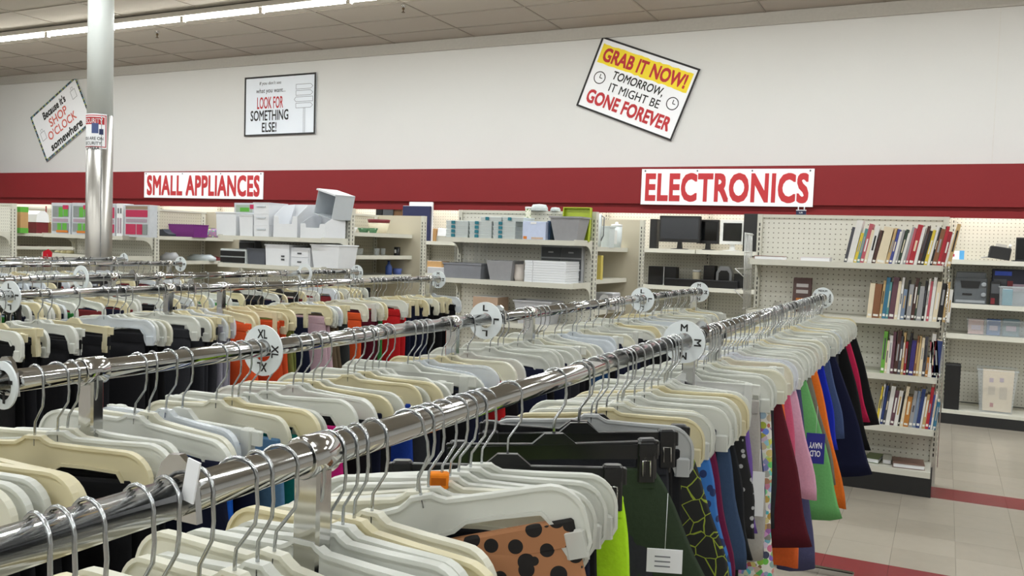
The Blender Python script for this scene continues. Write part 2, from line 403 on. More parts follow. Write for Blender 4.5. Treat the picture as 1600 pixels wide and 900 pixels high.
for k, d in enumerate((1, 1, -1, 1)):
    z = 0.245 - k*0.088; x0, x1 = 0.30, 0.56; e = 0.05*d
    P_ = [(x0, z-0.033), (x1, z-0.033), (x1+0.04, z), (x1, z+0.033), (x0, z+0.033)] if d > 0 else [(x0, z-0.033), (x1+0.04, z-0.033), (x1+0.04, z+0.033), (x0, z+0.033), (x0-0.03, z)]
    for i in range(len(P_)):
        a, b2 = Vector(P_[i]), Vector(P_[(i+1) % len(P_)]); nrm = (b2-a).normalized(); nrm = Vector((-nrm.y, nrm.x))*0.003
        sp.add([(q.x, -0.0145, q.y) for q in (a-nrm, b2-nrm, b2+nrm, a+nrm)], [(0,1,2,3)])
flat(sp, 0.435, 0.441, -0.40, -0.055); flat(sp, 0.459, 0.465, -0.40, -0.055)
sp.obj('signpost_print', GREYINK, t)
# SHOP O'CLOCK
c0 = Vector((-12.97, 4.065)); c1 = Vector((-14.103, 3.426)); c2 = Vector((-13.636, 2.695)); cc = (c0 + c2)/2
t = sign_board('wall_sign', "tilted SHOP O'CLOCK sign with a dotted border beside the column", 'sign', (cc.x, cc.y), 1.30, 0.866, -math.atan2(0.639, 1.133), YB-0.012, None)
dots = [MB(), MB(), MB()]
for k in range(42):
    x = -0.63 + 1.26*k/41
    for z in (-0.415, 0.415): flat(dots[(k*7) % 3 if k % 5 else 0], x-0.014, x+0.014, z-0.019, z+0.019)
for k in range(27):
    z = -0.39 + 0.78*k/26
    for x in (-0.63, 0.63): flat(dots[(k*5) % 3 if k % 4 else 0], x-0.019, x+0.019, z-0.014, z+0.014)
for mbx, cc_, nm in zip(dots, ((40,44,50), (60,110,130), (150,160,90)), ('navy','teal','olive')): mbx.obj('border_dots', mat('dot_'+nm, cc_, 0.7, noise=0), t)['kind'] = 'stuff'
CORAL = mat('coral_ink', (205, 104, 92), 0.7, noise=0)
lettering("Because it's", 0.62, 0.14, INK, t, (-0.05, -0.0145, 0.27), bold=0.03, shear=0.1)
lettering('SHOP', 0.48, 0.15, CORAL, t, (-0.03, -0.0145, 0.085), bold=0.014)
lettering("O'CLOCK", 0.76, 0.15, CORAL, t, (-0.02, -0.0145, -0.10), bold=0.014)
lettering('somewhere', 0.86, 0.14, INK, t, (0.0, -0.0145, -0.29), bold=0.03, shear=0.1)
for bx, bz in ((0.47, 0.22), (-0.50, 0.0)):
    bg = MB()
    for x0, x1, z0, z1 in ((-0.06,0.06,-0.09,-0.083),(-0.06,0.06,0.053,0.06),(-0.06,-0.053,-0.09,0.06),(0.053,0.06,-0.09,0.06),(-0.025,-0.019,0.06,0.11),(0.019,0.025,0.06,0.11),(-0.025,0.025,0.104,0.11)):
        flat(bg, bx+x0, bx+x1, bz+z0, bz+z1)
    bg.obj('bag_print', GREYINK, t)

# ------------------------------------------------------------------ column with steel sleeve and notice
PXc, PYc, PR = ratio(154, 400)*5.5, 5.5, 0.108
zs = at(154, 181, PYc).z
t = thing('support_column', 'round white support column with a stainless steel lower sleeve', 'column', (PXc, PYc, 0))
MB().lathe([(PR, zs-0.01), (PR, 4.17)], 40).obj('painted_shaft', POLEP, t)
MB().lathe([(PR+0.003, 0.0), (PR+0.004, zs), (PR-0.001, zs+0.001)], 40).obj('steel_sleeve', STAINLESS, t)
MB().box(-0.006, 0.006, -0.004, 0.004, 0.01, zs-0.002).obj('seam', STEEL, t, (PR*math.cos(-0.55), PR*math.sin(-0.55), 0)).rotation_euler = (0, 0, -0.55)
nz0 = at(154, 234, PYc).z; nz1 = zs + 0.005
nt_ = thing('security_notice', 'paper security camera notice wrapped around the column', 'notice', (PXc, PYc, 0))
def wrap(mb_or_me, r, phi, z):
    vs = mb_or_me.v if isinstance(mb_or_me, MB) else mb_or_me.vertices
    if isinstance(mb_or_me, MB):
        mb_or_me.v = [(r*math.cos(phi+x/r), r*math.sin(phi+x/r), z+zz) for x, y, zz in vs]
    else:
        for v in vs: x, zz = v.co.x, v.co.z; v.co = (r*math.cos(phi+x/r), r*math.sin(phi+x/r), z+zz)
def strip(x0, x1, z0, z1, n=14):
    b = MB()
    for k in range(n):
        a, c = x0+(x1-x0)*k/n, x0+(x1-x0)*(k+1)/n
        b.add([(a,0,z0),(c,0,z0),(c,0,z1),(a,0,z1)], [(0,1,2,3)], True)
    return b
phi0 = math.atan2(0-PYc, 0-PXc) - 0.62
hN = nz1-nz0; zc = (nz0+nz1)/2
b = strip(-0.13, 0.13, -hN/2, hN/2); wrap(b, PR+0.0055, phi0, zc); b.obj('sheet', PAPER, nt_)
for x0, x1, z0, z1 in ((-0.125,0.125,hN/2-0.02,hN/2-0.012),(-0.125,0.125,-hN/2+0.012,-hN/2+0.02),(0.117,0.125,-hN/2+0.012,hN/2-0.012)):
    b = strip(x0, x1, z0, z1); wrap(b, PR+0.0062, phi0, zc); b.obj('red_border', REDINK, nt_)
b = strip(-0.11, 0.11, hN/2-0.095, hN/2-0.03); wrap(b, PR+0.0062, phi0, zc); b.obj('red_header', REDINK, nt_)
b = strip(0.0, 0.06, -0.02, 0.07); wrap(b, PR+0.0062, phi0, zc); b.obj('camera_print', mat('notice_blue', (70, 84, 130), 0.7), nt_)
b = strip(0.065, 0.10, -0.03, 0.02); wrap(b, PR+0.0062, phi0, zc); b.obj('camera_print', mat('notice_navy', (36, 46, 84), 0.7), nt_)
for txt, z, mm, ww, hh in (('SECURITY', hN/2-0.063, PAPER, 0.19, 0.042), ('YOU ARE ON', -0.065, INK, 0.2, 0.028), ('SECURITY', -0.108, INK, 0.17, 0.028), ('CAMERA', -0.15, INK, 0.14, 0.028)):
    me = text_mesh(txt, ww, hh, mm, 0.01); wrap(me, PR+0.0068, phi0, zc+z); link('lettering', me, nt_)

# ------------------------------------------------------------------ store shelving
def bracket_poly(d, drop=0.055, h=0.13):
    """side bracket under a shelf in y,z: long at the top, curving down to the upright"""
    P = [(0, 0.015), (-d, 0.015), (-d, -0.03)]
    for k in range(7):
        a = PI/2*k/6; P.append((-d*0.42 + (d*0.34)*math.sin(a), -0.03 - (h-0.04)*(1-math.cos(a))))
    P += [(-0.03, -h), (0, -h)]
    return P
def shelf_mesh(w_, d, lip=0.035):
    return MB().box(-w_/2, w_/2, -d, 0, -0.012, 0).box(-w_/2, w_/2, -d-0.004, -d+0.012, -lip, 0.004).mesh('shelf', GOND)
def upright_mesh(h): return MB().box(-0.018, 0.018, -0.03, 0.03, 0, h).mesh('upright', GOND)
def slots(h, n): 
    b = MB()
    for k in range(n): z = 0.2+(h-0.25)*k/n; b.box(-0.004, 0.004, -0.0315, -0.0295, z, z+0.022); b.box(0.0175, 0.0195, -0.004, 0.004, z, z+0.022)
    return b.mesh('slot_row', SLOT)
def endcap(name, label, xc, shelves, peg=PEGX, ht=1.845, depth=0.40, Yp=6.7):
    t = thing(name, label, 'shelving', (xc, Yp, 0))
    W = 1.24
    MB().box(-W/2+0.015, W/2-0.015, -0.008, 0.008, 0.14, ht-0.02).obj('back_panel', peg, t)
    MB().box(-W/2, W/2, -0.02, 0.02, ht-0.025, ht).obj('top_rail', GOND, t)
    um = upright_mesh(ht); sm = slots(ht, 44)
    for sx in (-1, 1):
        u = link('upright', um, t, (sx*W/2, 0, 0)); link('slot_row', sm, u)['kind'] = 'stuff'
    MB().box(-W/2, W/2, -depth, 0.02, 0, 0.125).obj('kick_plate', KICK, t)
    s0 = shelf_mesh(W-0.02, depth)
    link('base_shelf', s0, t, (0, 0, 0.16))
    bm = MB().prismx(bracket_poly(depth), -0.003, 0.003).mesh('bracket', GOND)
    for z in shelves:
        link('shelf', s0, t, (0, -0.01, z))
        for sx in (-1, 1): link('bracket', bm, t, (sx*(W/2-0.006), -0.02, z-0.004))
    return t
G = {}
G[0] = endcap('end_shelving', 'beige end shelf unit cut off by the left edge of the photo', -10.46, (1.50, 1.22, 0.85, 0.5))
G[1] = endcap('end_shelving', 'beige end shelf unit behind the column holding pink and green toy boxes', -8.13, (1.508, 1.30, 0.9, 0.5))
G[2] = endcap('end_shelving', 'beige end shelf unit loaded with white plastic bins', -5.60, (1.553, 1.292, 0.9, 0.5))
G[3] = endcap('end_shelving', 'pegboard end shelf unit with teal-latched boxes and lime tray', -3.18, (1.60, 1.265, 0.93, 0.5))
G[5] = endcap('bookcase', 'tall pegboard bookcase with four rows of books beside the aisle', -0.63, (1.512, 1.148, 0.784, 0.44), depth=0.39)
def run(xc, zsh, label, Yp=6.74, L=1.26):
    t = thing('aisle_shelving', label, 'shelving', (xc, Yp, 0))
    ht = 1.83
    MB().box(-0.01, 0.01, 0, L, 0.14, ht-0.02).obj('back_panel', PEGY, t)
    MB().box(-0.02, 0.02, 0, L, ht-0.02, ht).obj('top_rail', GOND, t)
    MB().box(-0.6, 0.6, 0, L, 0, 0.125).obj('kick_plate', KICK, t)
    p = MB().box(-0.6, 0.585, L, L+0.02, 0, ht).obj('end_panel', GOND2, t)
    u = link('upright', upright_mesh(ht), t, (0.6, L+0.0, 0)); link('slot_row', slots(ht, 44), u)['kind'] = 'stuff'
    u2 = link('upright', upright_mesh(ht), t, (0.0, L-0.05, 0)); link('slot_row', slots(ht, 44), u2)['kind'] = 'stuff'
    for z in zsh:
        MB().box(0.012, 0.46, 0.01, L-0.005, -0.012, 0).box(0.45, 0.465, 0.01, L-0.005, -0.035, 0.004).obj('shelf', GOND, t, (0, 0, z))
        MB().box(0.012, 0.56, 0.0, L, 0.125, 0.16).obj('base_shelf', GOND, t) if z == zsh[0] else None
    return t
run(-10.46, (1.50, 1.34, 0.95), 'beige aisle shelves at far left holding the barn-shaped box')
run(-8.13, (1.52, 1.25, 0.95), 'beige aisle shelves holding the purple basket')
run(-5.60, (1.625, 1.40, 1.2), 'beige aisle shelves with plain end panel holding bowl and glassware')
run(-3.18, (1.56, 1.275, 1.0), 'beige aisle shelves with plain end panel holding pitchers and yellow box')
# wall shelving along the back wall
def wall_unit(x0, zsh, label):
    t = thing('perimeter_shelving', label, 'shelving', (x0, 9.86, 0), group='wall shelving bays'); W = 1.22
    MB().box(0.002, W-0.002, 0, 0.02, 0.14, 2.35).obj('back_panel', PEGX, t)
    u = link('upright', upright_mesh(2.35), t, (0.02, -0.032, 0)); link('slot_row', slots(2.35, 50), u)['kind'] = 'stuff'
    MB().box(0.001, W-0.001, -0.58, 0, 0, 0.10).obj('kick_plate', KICK, t)
    s = MB().box(0.005, W-0.005, -0.58, 0, 0.10, 0.13).obj('base_shelf', GOND, t)
    sm = MB().box(0.004, W-0.004, -0.53, -0.001, -0.012, 0).box(0.004, W-0.004, -0.534, -0.518, -0.04, 0.004).mesh('shelf', GOND)
    bm = MB().prismx(bracket_poly(0.52), -0.003, 0.003).mesh('bracket', GOND)
    for z in zsh:
        link('shelf', sm, t, (0, 0, z)); link('bracket', bm, t, (0.012, -0.02, z-0.004))
for i in range(14):
    x0 = 1.25 - 1.22*i if i else 1.25
    x0 = 1.25 - 1.22*i
    zsh = (1.555, 1.14, 0.85) if i < 2 else (1.565, 1.165, 0.85)
    wall_unit(x0, zsh, '%s bay from the right of the pegboard wall shelving below the fascia' % ordinal(i+1))

# ------------------------------------------------------------------ goods on the shelves
def span(px0, px1, py0, py1, Y, zb=None):
    """x centre, width, bottom, height of something seen between these columns and rows at distance Y"""
    a, b = at(px0, py1, Y), at(px1, py0, Y)
    c0 = at((px0+px1)/2, py0, Y).z; c1 = at((px0+px1)/2, py1, Y).z
    if zb is None: zb = c1
    return (a.x+b.x)/2, abs(b.x-a.x), zb, max(0.01, c0-zb)
def item(name, label, cat, loc, rz=0.0, group=None, rx=0.0, ry=0.0): return thing(name, label, cat, loc, (rx, ry, rz), group)
def colour(name, rgb, rough=0.5, **k): return mat('goods_'+name, rgb, rough, **k)
def packet(label, px0, px1, py0, py1, Y, zb, d, main, panels, rz=0.0, name='toy_box', cat='box', group=None):
    """printed carton with a window or printed fields on its front"""
    x, w_, z, h = span(px0, px1, py0, py1, Y, zb)
    t = item(name, label, cat, (x, Y+d/2, z), rz, group)
    MB().bbox(-w_/2, w_/2, -d/2, d/2, 0, h, 0.003).obj('carton', main, t)
    for k_, (u0, u1, v0, v1, mm, nm) in enumerate(panels):
        MB().box(-w_/2+u0*w_, -w_/2+u1*w_, -d/2-0.002-0.0008*k_, -d/2+0.001, v0*h, v1*h).obj(nm, mm, t)
    return t
def tubthing(label, px0, px1, py0, py1, Y, zb, d, mm, taper=0.85, name='storage_bin', cat='bin', rz=0.0, lip=True, group=None, cut=None, t_=0.004):
    x, w_, z, h = span(px0, px1, py0, py1, Y, zb)
    t = item(name, label, cat, (x, Y+d/2, z), rz, group)
    b = MB()
    if cut is None: b.tub(w_*taper, d*taper, w_, d, h, t_)
    else:
        # open front bin: low front wall with a dip, full back and sides
        b.box(-w_/2, w_/2, -d/2, d/2, 0, t_); b.box(-w_/2, w_/2, d/2-t_, d/2, t_, h)
        b.box(-w_/2, -w_/2+t_, -d/2, d/2-t_, t_, h*0.62); b.box(w_/2-t_, w_/2, -d/2, d/2-t_, t_, h*0.62)
        b.prismx([(-d/2, h*0.62), (d/2-t_, h*0.62), (d/2-t_, h), (0, h*0.96)], -w_/2, -w_/2+t_); b.prismx([(-d/2, h*0.62), (d/2-t_, h*0.62), (d/2-t_, h), (0, h*0.96)], w_/2-t_, w_/2)
        b.prism([(-w_/2+t_, t_), (w_/2-t_, t_), (w_/2-t_, h*0.62), (w_*0.30, h*0.62), (w_*0.27, h*cut), (-w_*0.27, h*cut), (-w_*0.30, h*0.62), (-w_/2+t_, h*0.62)], -d/2, -d/2+t_)
    b.obj('shell', mm, t)
    if lip and cut is None:
        r = MB()
        for q in (-1, 1):
            r.box(-w_/2-0.006, w_/2+0.006, q*(d/2+0.002)-0.005, q*(d/2+0.002)+0.005, h-0.012, h); r.box(q*(w_/2+0.002)-0.005, q*(w_/2+0.002)+0.005, -d/2+0.003, d/2-0.003, h-0.012, h)
        r.obj('rim', mm, t)
    return t
GREEN = colour('green', (92, 168, 58)); PINK = colour('pink', (186, 40, 84)); LILAC = colour('lilac', (170, 150, 164)); SILV = colour('silver_card', (198, 202, 208), 0.4)
GREYW = colour('window_grey', (140, 146, 146), 0.25); TAN = colour('tan', (190, 150, 100)); BROWN = colour('brown_wood', (104, 72, 42)); MAROON = colour('maroon', (110, 26, 34))
DKRED = colour('dark_red', (120, 34, 30)); NAVY = colour('navy', (26, 32, 74)); TEAL = colour('teal', (22, 112, 130)); LIME = colour('lime', (168, 186, 36), 0.4)
YELL = colour('yellow', (206, 188, 96)); CREAM = colour('cream', (222, 212, 186)); DKGREY = colour('dark_grey', (70, 72, 76)); MIDGREY = colour('mid_grey', (112, 114, 118)); LGREY = colour('light_grey', (178, 178, 182))
SKYB = colour('sky_blue', (84, 160, 214)); BLUE = colour('blue', (60, 84, 150)); ORNG = colour('orange', (204, 120, 40)); PURP = colour('purple', (112, 34, 120), 0.7)
ZS = {0: 1.50, 1: 1.508, 2: 1.553, 3: 1.60}
# far left aisle shelves
x, w_, z, h = span(34, 57, 329, 361, 7.15, 1.50)
t = item('barn_box', 'toy barn box with white roof and maroon front at far left', 'box', (x, 7.23, 1.5))
MB().prism([(-w_/2, 0), (w_/2, 0), (w_/2, h*0.5), (-w_/2, h*0.5)], -0.08, 0.08).obj('front', MAROON, t)
MB().prismx([(-0.09, h*0.5), (0.09, h*0.5), (0.075, h*0.85), (0.03, h), (-0.03, h), (-0.075, h*0.85)], -w_/2-0.008, w_/2+0.008).obj('roof', PAPER, t)
for k in range(4):
    x, w_, z, h = span(20+3.4*k, 23+3.4*k, 323, 366, 6.86, 1.50)
    t = item('picture_board', '%s tan frame with green ends from the left of the bundle' % ordinal(k+1), 'frame', (x, 6.9, 1.50), group='bundled green and tan frames')
    MB().box(-w_/2, w_/2, -0.05, 0.05, h*0.2, h*0.8).obj('board', TAN, t)
    MB().box(-w_/2-0.001, w_/2+0.001, -0.052, 0.052, h*0.8, h).obj('corner', GREEN, t); MB().box(-w_/2-0.001, w_/2+0.001, -0.052, 0.052, 0, h*0.2).obj('corner', GREEN, t)
x, w_, z, h = span(70.5, 73.5, 322, 360, 7.4, 1.50)
t = item('wooden_stick', 'dark red turned stick leaning left of the green boxes', 'stick', (x, 7.4, 1.5)); MB().lathe([(0.012,0),(0.012,h*0.5),(0.018,h*0.52),(0.008,h*0.6),(0.008,h)],8).obj('shaft', DKRED, t)
x, w_, z, h = span(72, 80, 347, 361, 7.4, 1.50)
t = item('wooden_paddle', 'small tan wooden paddle beside the dark red stick', 'paddle', (x, 7.42, 1.5)); MB().prism([(-w_/2,0),(w_/2,0),(w_/2,h*0.7),(w_*0.2,h),(-w_*0.2,h),(-w_/2,h*0.7)],-0.01,0.01).obj('blade', TAN, t)
x, w_, z, h = span(31, 62, 384, 396, 7.2, 1.34)
t = item('wooden_plank', 'brown wooden plank lying on the lower far left shelf', 'wood', (x, 7.25, 1.34)); MB().prism([(-w_/2,0),(w_/2*0.7,0),(w_/2,h),(-w_/2*0.9,h*0.8)],-0.06,0.06).obj('board', BROWN, t)
for k in range(3):
    x, w_, z, h = span(88+9*k, 96+9*k, 391, 403, 6.5, 1.30)
    t = item('glass_jar', '%s small pale jar from the left behind the sixth rail' % ordinal(k+1), 'jar', (x, 6.5, 1.3), group='small jars'); MB().lathe([(w_*0.42,0),(w_*0.5,h*0.2),(w_*0.5,h*0.7),(w_*0.35,h*0.82)],12).obj('glass', colour('jar_cream',(206,196,150),0.3), t); MB().lathe([(w_*0.38,h*0.82),(w_*0.38,h)],12).obj('lid', CREAM, t)
# toy boxes on the unit behind the column
for k, (a, b) in enumerate(((80, 110), (112, 142))):
    packet(('green kitchen toy box left of the other green one', 'green kitchen toy box half hidden by the column')[k], a, b, 317, 362, 6.36, ZS[1], 0.10, SILV,
      [(0.08,0.92,0.55,0.90,GREYW,'window'),(0.40,0.62,0.55,0.86,GREEN,'print'),(0.66,0.88,0.58,0.88,GREEN,'print'),(0.62,0.9,0.80,0.93,PINK,'badge'),(0.10,0.88,0.40,0.50,LILAC,'print'),(0.08,0.92,0.10,0.36,GREYW,'window'),(0.35,0.55,0.14,0.36,GREEN,'print'),(0.62,0.84,0.14,0.36,GREEN,'print'),(0.3,0.9,0.06,0.13,ORNG,'print')])
packet('pink toy box half hidden behind the column', 158, 180, 318, 364, 6.36, ZS[1], 0.10, SILV, [(0.1,0.95,0.55,0.88,PINK,'print'),(0.1,0.9,0.40,0.50,LILAC,'print'),(0.1,0.95,0.10,0.36,PINK,'print')])
packet('narrow white toy box standing between the pink ones', 181.5, 192, 318, 366, 6.36, ZS[1], 0.14, PAPER, [(0.2,0.4,0.7,0.86,MIDGREY,'print'),(0.6,0.8,0.7,0.86,MIDGREY,'print'),(0.2,0.4,0.1,0.56,LILAC,'print'),(0.6,0.8,0.1,0.56,LILAC,'print')])
packet('pink toy box with windows at the right end of the unit', 194, 234, 320, 367, 6.36, ZS[1], 0.10, SILV, [(0.06,0.92,0.62,0.84,PINK,'print'),(0.06,0.92,0.86,0.96,colour('box_top',(150,130,110)),'print'),(0.08,0.9,0.46,0.56,LILAC,'print'),(0.07,0.46,0.08,0.40,PINK,'print'),(0.5,0.72,0.08,0.40,PINK,'print'),(0.74,0.92,0.08,0.40,GREYW,'window')])
# aisle shelves with the purple basket
x, w_, z, h = span(264, 304, 351, 372, 7.35, 1.52)
t = item('fabric_basket', 'purple fabric basket on the shelf left of the white bins', 'basket', (x, 7.45, 1.52)); MB().tub(w_*0.95, 0.2, w_, 0.22, h, 0.006).obj('shell', PURP, t); MB().tube([(-w_/2,-0.11,h),(w_/2,-0.11,h),(w_/2,0.11,h),(-w_/2,0.11,h),(-w_/2,-0.11,h)],0.006,5).obj('rim', PURP, t)
x, w_, z, h = span(248, 264, 358, 371, 7.1, 1.52)
t = item('shoe', 'dark shoe left of the purple basket', 'shoe', (x, 7.15, 1.52)); MB().prism([(-w_/2,0),(w_/2,0),(w_/2,h*0.35),(w_*0.1,h*0.6),(-w_*0.1,h),(-w_/2,h*0.95)],-0.05,0.05).obj('upper', colour('shoe_navy',(36,42,56)), t); MB().box(-w_/2,w_/2,-0.052,0.052,-0.001,0.012).obj('sole', BLKMAT, t)
x, w_, z, h = span(305, 337, 357, 372, 7.75, 1.52)
t = item('zip_pouch', 'patterned fabric pouch right of the purple basket', 'pouch', (x, 7.78, 1.52)); MB().lathe([(w_*0.46,0.0),(w_*0.5,h*0.3),(w_*0.5,h*0.7),(w_*0.42,h)],14).obj('bag', print_mat('pouch_print', (150, 120, 150), (90, 60, 130), 40, 'many', 0.4), t); MB().tube([(-w_*0.4,0,h+0.004),(w_*0.4,0,h+0.004)],0.004,5).obj('zip', DKGREY, t)
for k, (a, b, c, d2, lab, mm) in enumerate(((250, 274, 394, 412, 'grey plastic bag slumped on the lower shelf', LGREY), (290, 332, 397, 412, 'white and blue plastic bag on the lower shelf', colour('bag_white',(200,208,212),0.3)), (300, 342, 407, 415, 'dark red cloth folded under the plastic bag', MAROON))):
    yy_ = (7.1, 7.62, 7.82)[k]; x, w_, z, h = span(a, b, c, d2, yy_, 1.25); h = max(h, 0.05)
    t = item('plastic_bag' if k < 2 else 'folded_cloth', lab, 'bag' if k < 2 else 'cloth', (x, yy_+0.02, 1.25))
    P_ = [(w_*0.5*math.cos(q)*(1+0.12*math.sin(3*q)), 0.08*math.sin(q)) for q in [2*PI*i/14 for i in range(14)]]
    b_ = MB(); vs = [(px_, py_, 0) for px_, py_ in P_]+[(px_*1.02, py_*1.05, h*0.5) for px_, py_ in P_]+[(px_*0.6+0.02, py_*0.5, h*(0.9+0.1*math.sin(i*2))) for i, (px_, py_) in enumerate(P_)]
    b_.add(vs, [tuple(range(13,-1,-1)), tuple(range(28,42))]+[(r_*14+i, r_*14+(i+1)%14, r_*14+14+(i+1)%14, r_*14+14+i) for r_ in (0,1) for i in range(14)], True).obj('fold', mm, t)
# white bins
BINW = colour('bin_white', (226, 228, 232), 0.4, noise=0.02); BINC = colour('bin_cool', (212, 218, 224), 0.35, noise=0.02, trans=0.15)
Y2s = 6.33
tubthing('plain white bin at the left end of the bin shelf', 337, 369, 331, 369, Y2s, 1.553, 0.26, BINW, 0.95)
tubthing('narrow white bin second from the left on the bin shelf', 373, 395, 335, 369, Y2s, 1.553, 0.26, BINW, 0.92)
packet('green pictured box standing behind the white bins', 365, 398, 317, 369, 6.62, 1.553, 0.05, SILV, [(0.1,0.9,0.72,0.94,colour('pic_grey',(160,176,160)),'print'),(0.3,0.75,0.74,0.86,GREEN,'print'),(0.78,0.95,0.82,0.95,PINK,'badge')], name='picture_box')
zz = 1.553
for k, (a, b) in enumerate(((351, 371), (333, 350.5), (317, 332.5))):
    x, w_, z, h = span(396, 420, a, b, Y2s, None)
    t = item('nesting_bin', ('bottom', 'middle', 'top')[k]+' bin of the white stack third along the shelf', 'bin', (x, Y2s+0.13, zz), group='stacked white bins'); hh = 0.105
    MB().tub(w_*0.95, 0.25, w_, 0.26, hh, 0.004).obj('shell', BINW, t); MB().box(-w_*0.3, w_*0.3, -0.137, -0.129, hh*0.62, hh*0.72).obj('handle', BINC, t); MB().box(-w_/2-0.004, w_/2+0.004, -0.134, 0.134, hh-0.004, hh+0.002).obj('lid', BINW, t) if k == 2 else None
    zz += hh+0.001
tubthing('open-fronted white bin fourth along the bin shelf', 427, 465, 317, 372, Y2s, 1.553, 0.30, BINW, cut=0.40)
tubthing('open-fronted white bin under the tilted one', 469, 508, 335, 372, Y2s, 1.553, 0.30, BINW, cut=0.45)
x, w_, z, h = span(490, 520, 303, 350, 6.40, None)
t = item('storage_bin', 'white bin lying tilted on top of the last bin', 'bin', (x-0.02, 6.56, 1.553+0.205), rx=0.0, ry=math.radians(14), rz=math.radians(-8))
b = MB(); W2, D2, H2 = 0.235, 0.24, 0.225
b.box(-W2/2, W2/2, -D2/2, D2/2, 0, 0.004).box(-W2/2, W2/2, D2/2-0.004, D2/2, 0.004, H2).box(-W2/2, -W2/2+0.004, -D2/2, D2/2-0.004, 0.004, H2).box(W2/2-0.004, W2/2, -D2/2, D2/2-0.004, 0.004, H2).box(-W2/2, W2/2, -D2/2, D2/2, H2-0.004, H2)
b.obj('shell', BINC, t); MB().prism([(-W2/2-0.02, H2-0.01), (W2/2, H2-0.01), (W2/2, H2+0.006), (-W2/2-0.012, H2+0.006)], -D2/2-0.01, D2/2).obj('flap', BINW, t)
# lower bin shelf
def drawers(label, px0, px1, py0, py1, Y, zb, d, n, frame, front, name='drawer_unit', handle=None, cols=1):
    x, w_, z, h = span(px0, px1, py0, py1, Y, zb); t = item(name, label, 'drawers', (x, Y+d/2, zb))
    MB().bbox(-w_/2, w_/2, -d/2+0.004, d/2, 0, h, 0.006).obj('body', frame, t)
    for k in range(n):
        for c in range(cols):
            z0 = h*(0.06+0.90*k/n); z1 = h*(0.06+0.90*(k+1)/n)-0.012; a = -w_/2+0.012+(w_-0.024)*c/cols; b_ = -w_/2+0.012+(w_-0.024)*(c+1)/cols-0.006*(c < cols-1)
            dr = MB().box(a, b_, -d/2-0.004, -d/2+0.006, z0, z1).obj('drawer', front, t)
            if handle: MB().box((a+b_)/2-0.022, (a+b_)/2+0.022, -d/2-0.010, -d/2-0.003, (z0+z1)/2-0.006, (z0+z1)/2+0.006).obj('handle', handle, dr)
    return t
drawers('small clear drawer unit with dark drawers below the white bins', 343, 384, 389, 418, 6.34, 1.292, 0.25, 2, FROST, BLACK)
drawers('dark drawer unit at the back below the white bins', 372, 398, 376, 418, 6.58, 1.292, 0.09, 3, MIDGREY, BLKMAT)
tubthing('smoky grey clear bin right of the small drawer unit', 386, 414, 388, 418, 6.36, 1.292, 0.26, colour('smoke',(110,114,124),0.2,trans=0.4), 0.95)
t = tubthing('white bin with one dark-slotted side below the open bins', 414, 452, 382, 419, 6.33, 1.292, 0.25, BINW, 0.96)
for q in (0.42, 0.72): MB().box(0.05, 0.085, -0.128, -0.119, 0.05+q*0.1-0.04, 0.065+q*0.1-0.04).obj('slot', DKGREY, t)
drawers('white two-drawer box with dark grips below the open bins', 453, 484, 387, 419, 6.35, 1.292, 0.26, 2, BINW, BINW, handle=DKGREY)
tubthing('tapered white bin at the right of the lower bin shelf', 485, 530, 382, 421, 6.33, 1.292, 0.28, BINW, 0.86)
# aisle shelves with bowl and glassware
x, w_, z, h = span(577, 607, 343, 359, 7.7, 1.625)
t = item('serving_bowl', 'cream bowl with maroon patterned rim', 'bowl', (x, 7.7, 1.625)); MB().lathe([(w_*0.28,0),(w_*0.34,0.004),(w_*0.46,h*0.75),(w_*0.45,h*0.75),(w_*0.3,0.012),(0,0.01)],20).obj('bowl', CREAM, t); MB().lathe([(w_*0.46,h*0.75),(w_*0.5,h),(w_*0.485,h),(w_*0.445,h*0.75)],20).obj('rim', MAROON, t)
GGL = colour('green_glass', (120, 176, 130), 0.15, trans=0.6)
for k, (a, b) in enumerate(((560, 577), (576, 590))):
    x, w_, z, h = span(a, b, 350, 358, 7.35, 1.625); t = item('glass_dish', ('pale green glass dish left of the cream bowl','dark green glass dish in front of the cream bowl')[k], 'dish', (x, 7.35, 1.625)); MB().lathe([(w_*0.3,0),(w_*0.32,0.006),(w_*0.48,h*0.55),(w_*0.46,h*0.55),(w_*0.28,0.01),(0,0.008)],16).obj('dish', GGL, t)
    MB().lathe([(w_*0.2,-0.001),(w_*0.34,0.004)],12).obj('foot', GGL, t)
x, w_, z, h = span(544, 555, 345, 358, 7.0, 1.625)
t = item('oval_plate', 'white oval plate beside the shelf post', 'plate', (x, 7.0, 1.625)); MB().lathe([(0.03,0),(0.035,0.006),(0.06,0.05),(0.055,0.05),(0.03,0.01),(0,0.008)],16).obj('plate', WHITE, t); MB().lathe([(0.03,-0.001),(0.03,0.004)],14).obj('foot', WHITE, t)
for k, (a, b) in enumerate(((548, 556), (557, 567), (585, 593), (595, 602))):
    x, w_, z, h = span(a, b, 388, 399, (7.12, 7.25, 7.5, 7.65)[k], 1.40); t = item('drinking_glass', '%s clear glass from the left beside the black mug' % ordinal(k+1), 'glass', (x, (7.12, 7.25, 7.5, 7.65)[k], 1.40), group='clear glasses'); MB().lathe([(w_*0.4,0),(w_*0.5,h),(w_*0.46,h),(w_*0.36,0.008),(0,0.008)],14).obj('glass', CLEAR, t); MB().lathe([(w_*0.41,-0.0005),(w_*0.41,0.006)],14).obj('base', CLEAR, t)
x, w_, z, h = span(616, 625, 386, 397, 7.88, 1.40)
